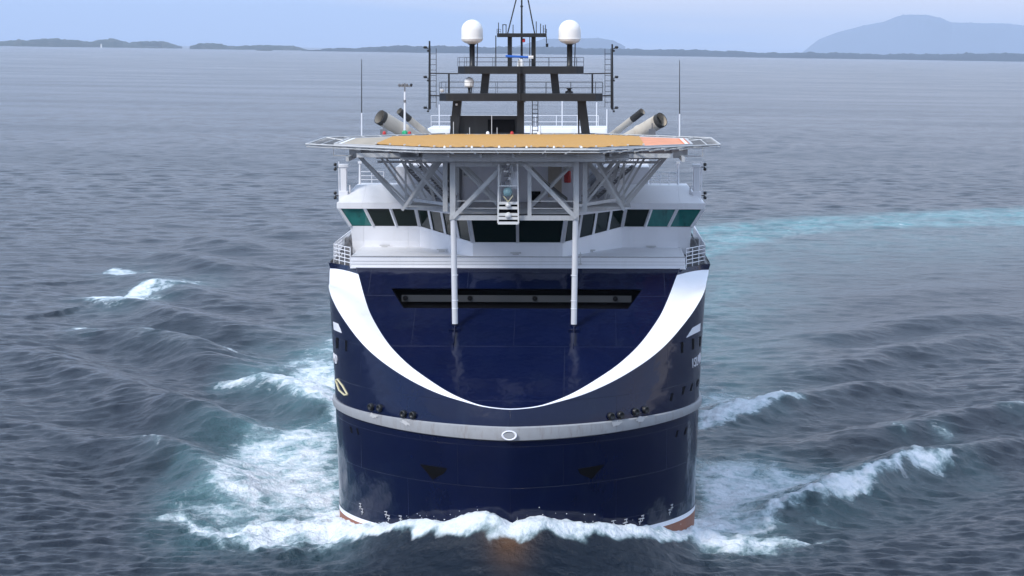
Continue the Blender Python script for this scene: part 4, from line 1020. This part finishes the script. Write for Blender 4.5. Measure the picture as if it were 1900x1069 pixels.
def smst(v,a,b,lo=0,hi=1):
    n=N(t,'ShaderNodeMapRange',interpolation_type='SMOOTHSTEP'); n.inputs['From Min'].default_value=a; n.inputs['From Max'].default_value=b; n.inputs['To Min'].default_value=lo; n.inputs['To Max'].default_value=hi; Lk(v,n.inputs['Value']); return n.outputs[0]
fa=N(t,'ShaderNodeAttribute',attribute_name='foam').outputs['Fac']; ta=N(t,'ShaderNodeAttribute',attribute_name='teal').outputs['Fac']
bulb_tint=N(t,'ShaderNodeAttribute',attribute_name='forefoot_tint').outputs['Fac']
n1=noise(.55,7.0,.62,(1,.75,1),.6); n2=noise(2.2,5.0,.6); n3=noise(.16,4.0,.5,(1,.6,1),.8)
fv=mathn('ADD',mathn('MULTIPLY',fa,1.0),mathn('ADD',mathn('MULTIPLY',mathn('SUBTRACT',n1,.5),1.5),mathn('ADD',mathn('MULTIPLY',mathn('SUBTRACT',n2,.5),.5),mathn('MULTIPLY',mathn('SUBTRACT',n3,.5),.7))))
gate=smst(fa,.02,.25)
fm=mathn('MULTIPLY',smst(fv,.42,.98),gate)
tn=mathn('MULTIPLY',ta,smst(n3,.25,.75,.45,1.15),cl=True)
deep=(.006,.012,.022,1); tl=(.10,.25,.275,1); wh=(.70,.74,.79,1)
c1=N(t,'ShaderNodeMix',data_type='RGBA'); c1.inputs[6].default_value=deep; c1.inputs[7].default_value=tl; Lk(tn,c1.inputs[0])
c0=N(t,'ShaderNodeMix',data_type='RGBA'); Lk(c1.outputs[2],c0.inputs[6]); c0.inputs[7].default_value=(.14,.065,.02,1); Lk(bulb_tint,c0.inputs[0])
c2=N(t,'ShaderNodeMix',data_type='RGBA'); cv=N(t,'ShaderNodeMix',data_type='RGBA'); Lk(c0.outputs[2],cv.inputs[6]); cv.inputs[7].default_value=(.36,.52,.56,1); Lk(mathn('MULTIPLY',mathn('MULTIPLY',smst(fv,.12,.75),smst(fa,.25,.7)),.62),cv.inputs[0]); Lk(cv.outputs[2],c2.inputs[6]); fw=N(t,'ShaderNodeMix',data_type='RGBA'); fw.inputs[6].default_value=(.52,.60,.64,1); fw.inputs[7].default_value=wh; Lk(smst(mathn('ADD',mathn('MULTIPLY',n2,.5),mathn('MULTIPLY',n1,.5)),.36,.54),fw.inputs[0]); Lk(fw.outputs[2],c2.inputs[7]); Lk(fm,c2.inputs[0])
# ripples
cd=N(t,'ShaderNodeCameraData')
r1=noise(1.5,6.0,.65,(1,.8,1)); r2=noise(.35,4.0,.6,(1,1.3,1))
hh_=mathn('ADD',mathn('MULTIPLY',r1,.30),mathn('MULTIPLY',r2,.30))
bp=N(t,'ShaderNodeBump',Strength=1.0,Distance=1.0); Lk(hh_,bp.inputs['Height'])
fbp=N(t,'ShaderNodeBump',Strength=.6,Distance=.5); Lk(n2,fbp.inputs['Height'])
pw=N(t,'ShaderNodeBsdfPrincipled'); pw.inputs['IOR'].default_value=1.333
Lk(c2.outputs[2],pw.inputs['Base Color']); gl_=noise(.011,4.0,.6,(.35,1.0,1)); Lk(mathn('ADD',mathn('MULTIPLY',fm,.5),smst(gl_,.3,.7,.17,.24)),pw.inputs['Roughness']); Lk(mathn('MULTIPLY_ADD',fm,-.4,.5),pw.inputs['Specular IOR Level']); Lk(bp.outputs[0],pw.inputs['Normal'])
ou=N(t,'ShaderNodeOutputMaterial'); Lk(pw.outputs[0],ou.inputs[0]); me.materials.append(m)

# ------------------------------------------------------------------ spray thrown up along the bow wave
sp=MB(); ico=[]
t5=(1+5**.5)/2
iv=[V(v).normalized() for v in ((-1,t5,0),(1,t5,0),(-1,-t5,0),(1,-t5,0),(0,-1,t5),(0,1,t5),(0,-1,-t5),(0,1,-t5),(t5,0,-1),(t5,0,1),(-t5,0,-1),(-t5,0,1))]
ifc=((0,11,5),(0,5,1),(0,1,7),(0,7,10),(0,10,11),(1,5,9),(5,11,4),(11,10,2),(10,7,6),(7,1,8),(3,9,4),(3,4,2),(3,2,6),(3,6,8),(3,8,9),(4,9,5),(2,4,11),(6,2,10),(8,6,7),(9,8,1))
cand=np.where((fb>.75)&(dfn<2.8)&(df>0.1)&(ay<15))[0]
if len(cand):
    for i in rng.choice(cand,min(140,len(cand)),replace=False):
        r_=float(rng.uniform(.01,.035)) if rng.random()<.93 else float(rng.uniform(.03,.055)); hgt=float(rng.exponential(.16))*(1.3 if ay[i]<8 else .7)
        c=V((xx[i]+float(rng.normal(0,.2)),yy[i]+float(rng.normal(0,.2)),zz[i]+hgt*.9)); n0=len(sp.v); sq=V((rng.uniform(.7,1.5),1,rng.uniform(.6,1.2)))
        for v in iv: sp.v.append((c.x+v.x*r_*sq.x,c.y+v.y*r_,c.z+v.z*r_*sq.z))
        for f_ in ifc: sp.f.append(tuple(n0+k for k in f_))
spray=sp.build('spray',mat('spray_white',(.8,.84,.88),.8),None,smooth=True); spray['kind']='stuff'

# ------------------------------------------------------------------ haze
hz=MB().box((0,29000,475-5),(110000,70000,960)).build('haze',mat('haze_tmp',(1,1,1)))
hm_=bpy.data.materials.new('haze_air'); hm_.use_nodes=True; t=hm_.node_tree; t.nodes.clear()
pv=N(t,'ShaderNodeVolumePrincipled'); pv.inputs['Color'].default_value=(.66,.79,1.0,1); pv.inputs['Density'].default_value=2.9e-5; pv.inputs['Anisotropy'].default_value=0.0
ou=N(t,'ShaderNodeOutputMaterial'); t.links.new(pv.outputs[0],ou.inputs['Volume']); hz.data.materials.clear(); hz.data.materials.append(hm_); hz['kind']='stuff'; hz['label']='pale blue haze over the sea'
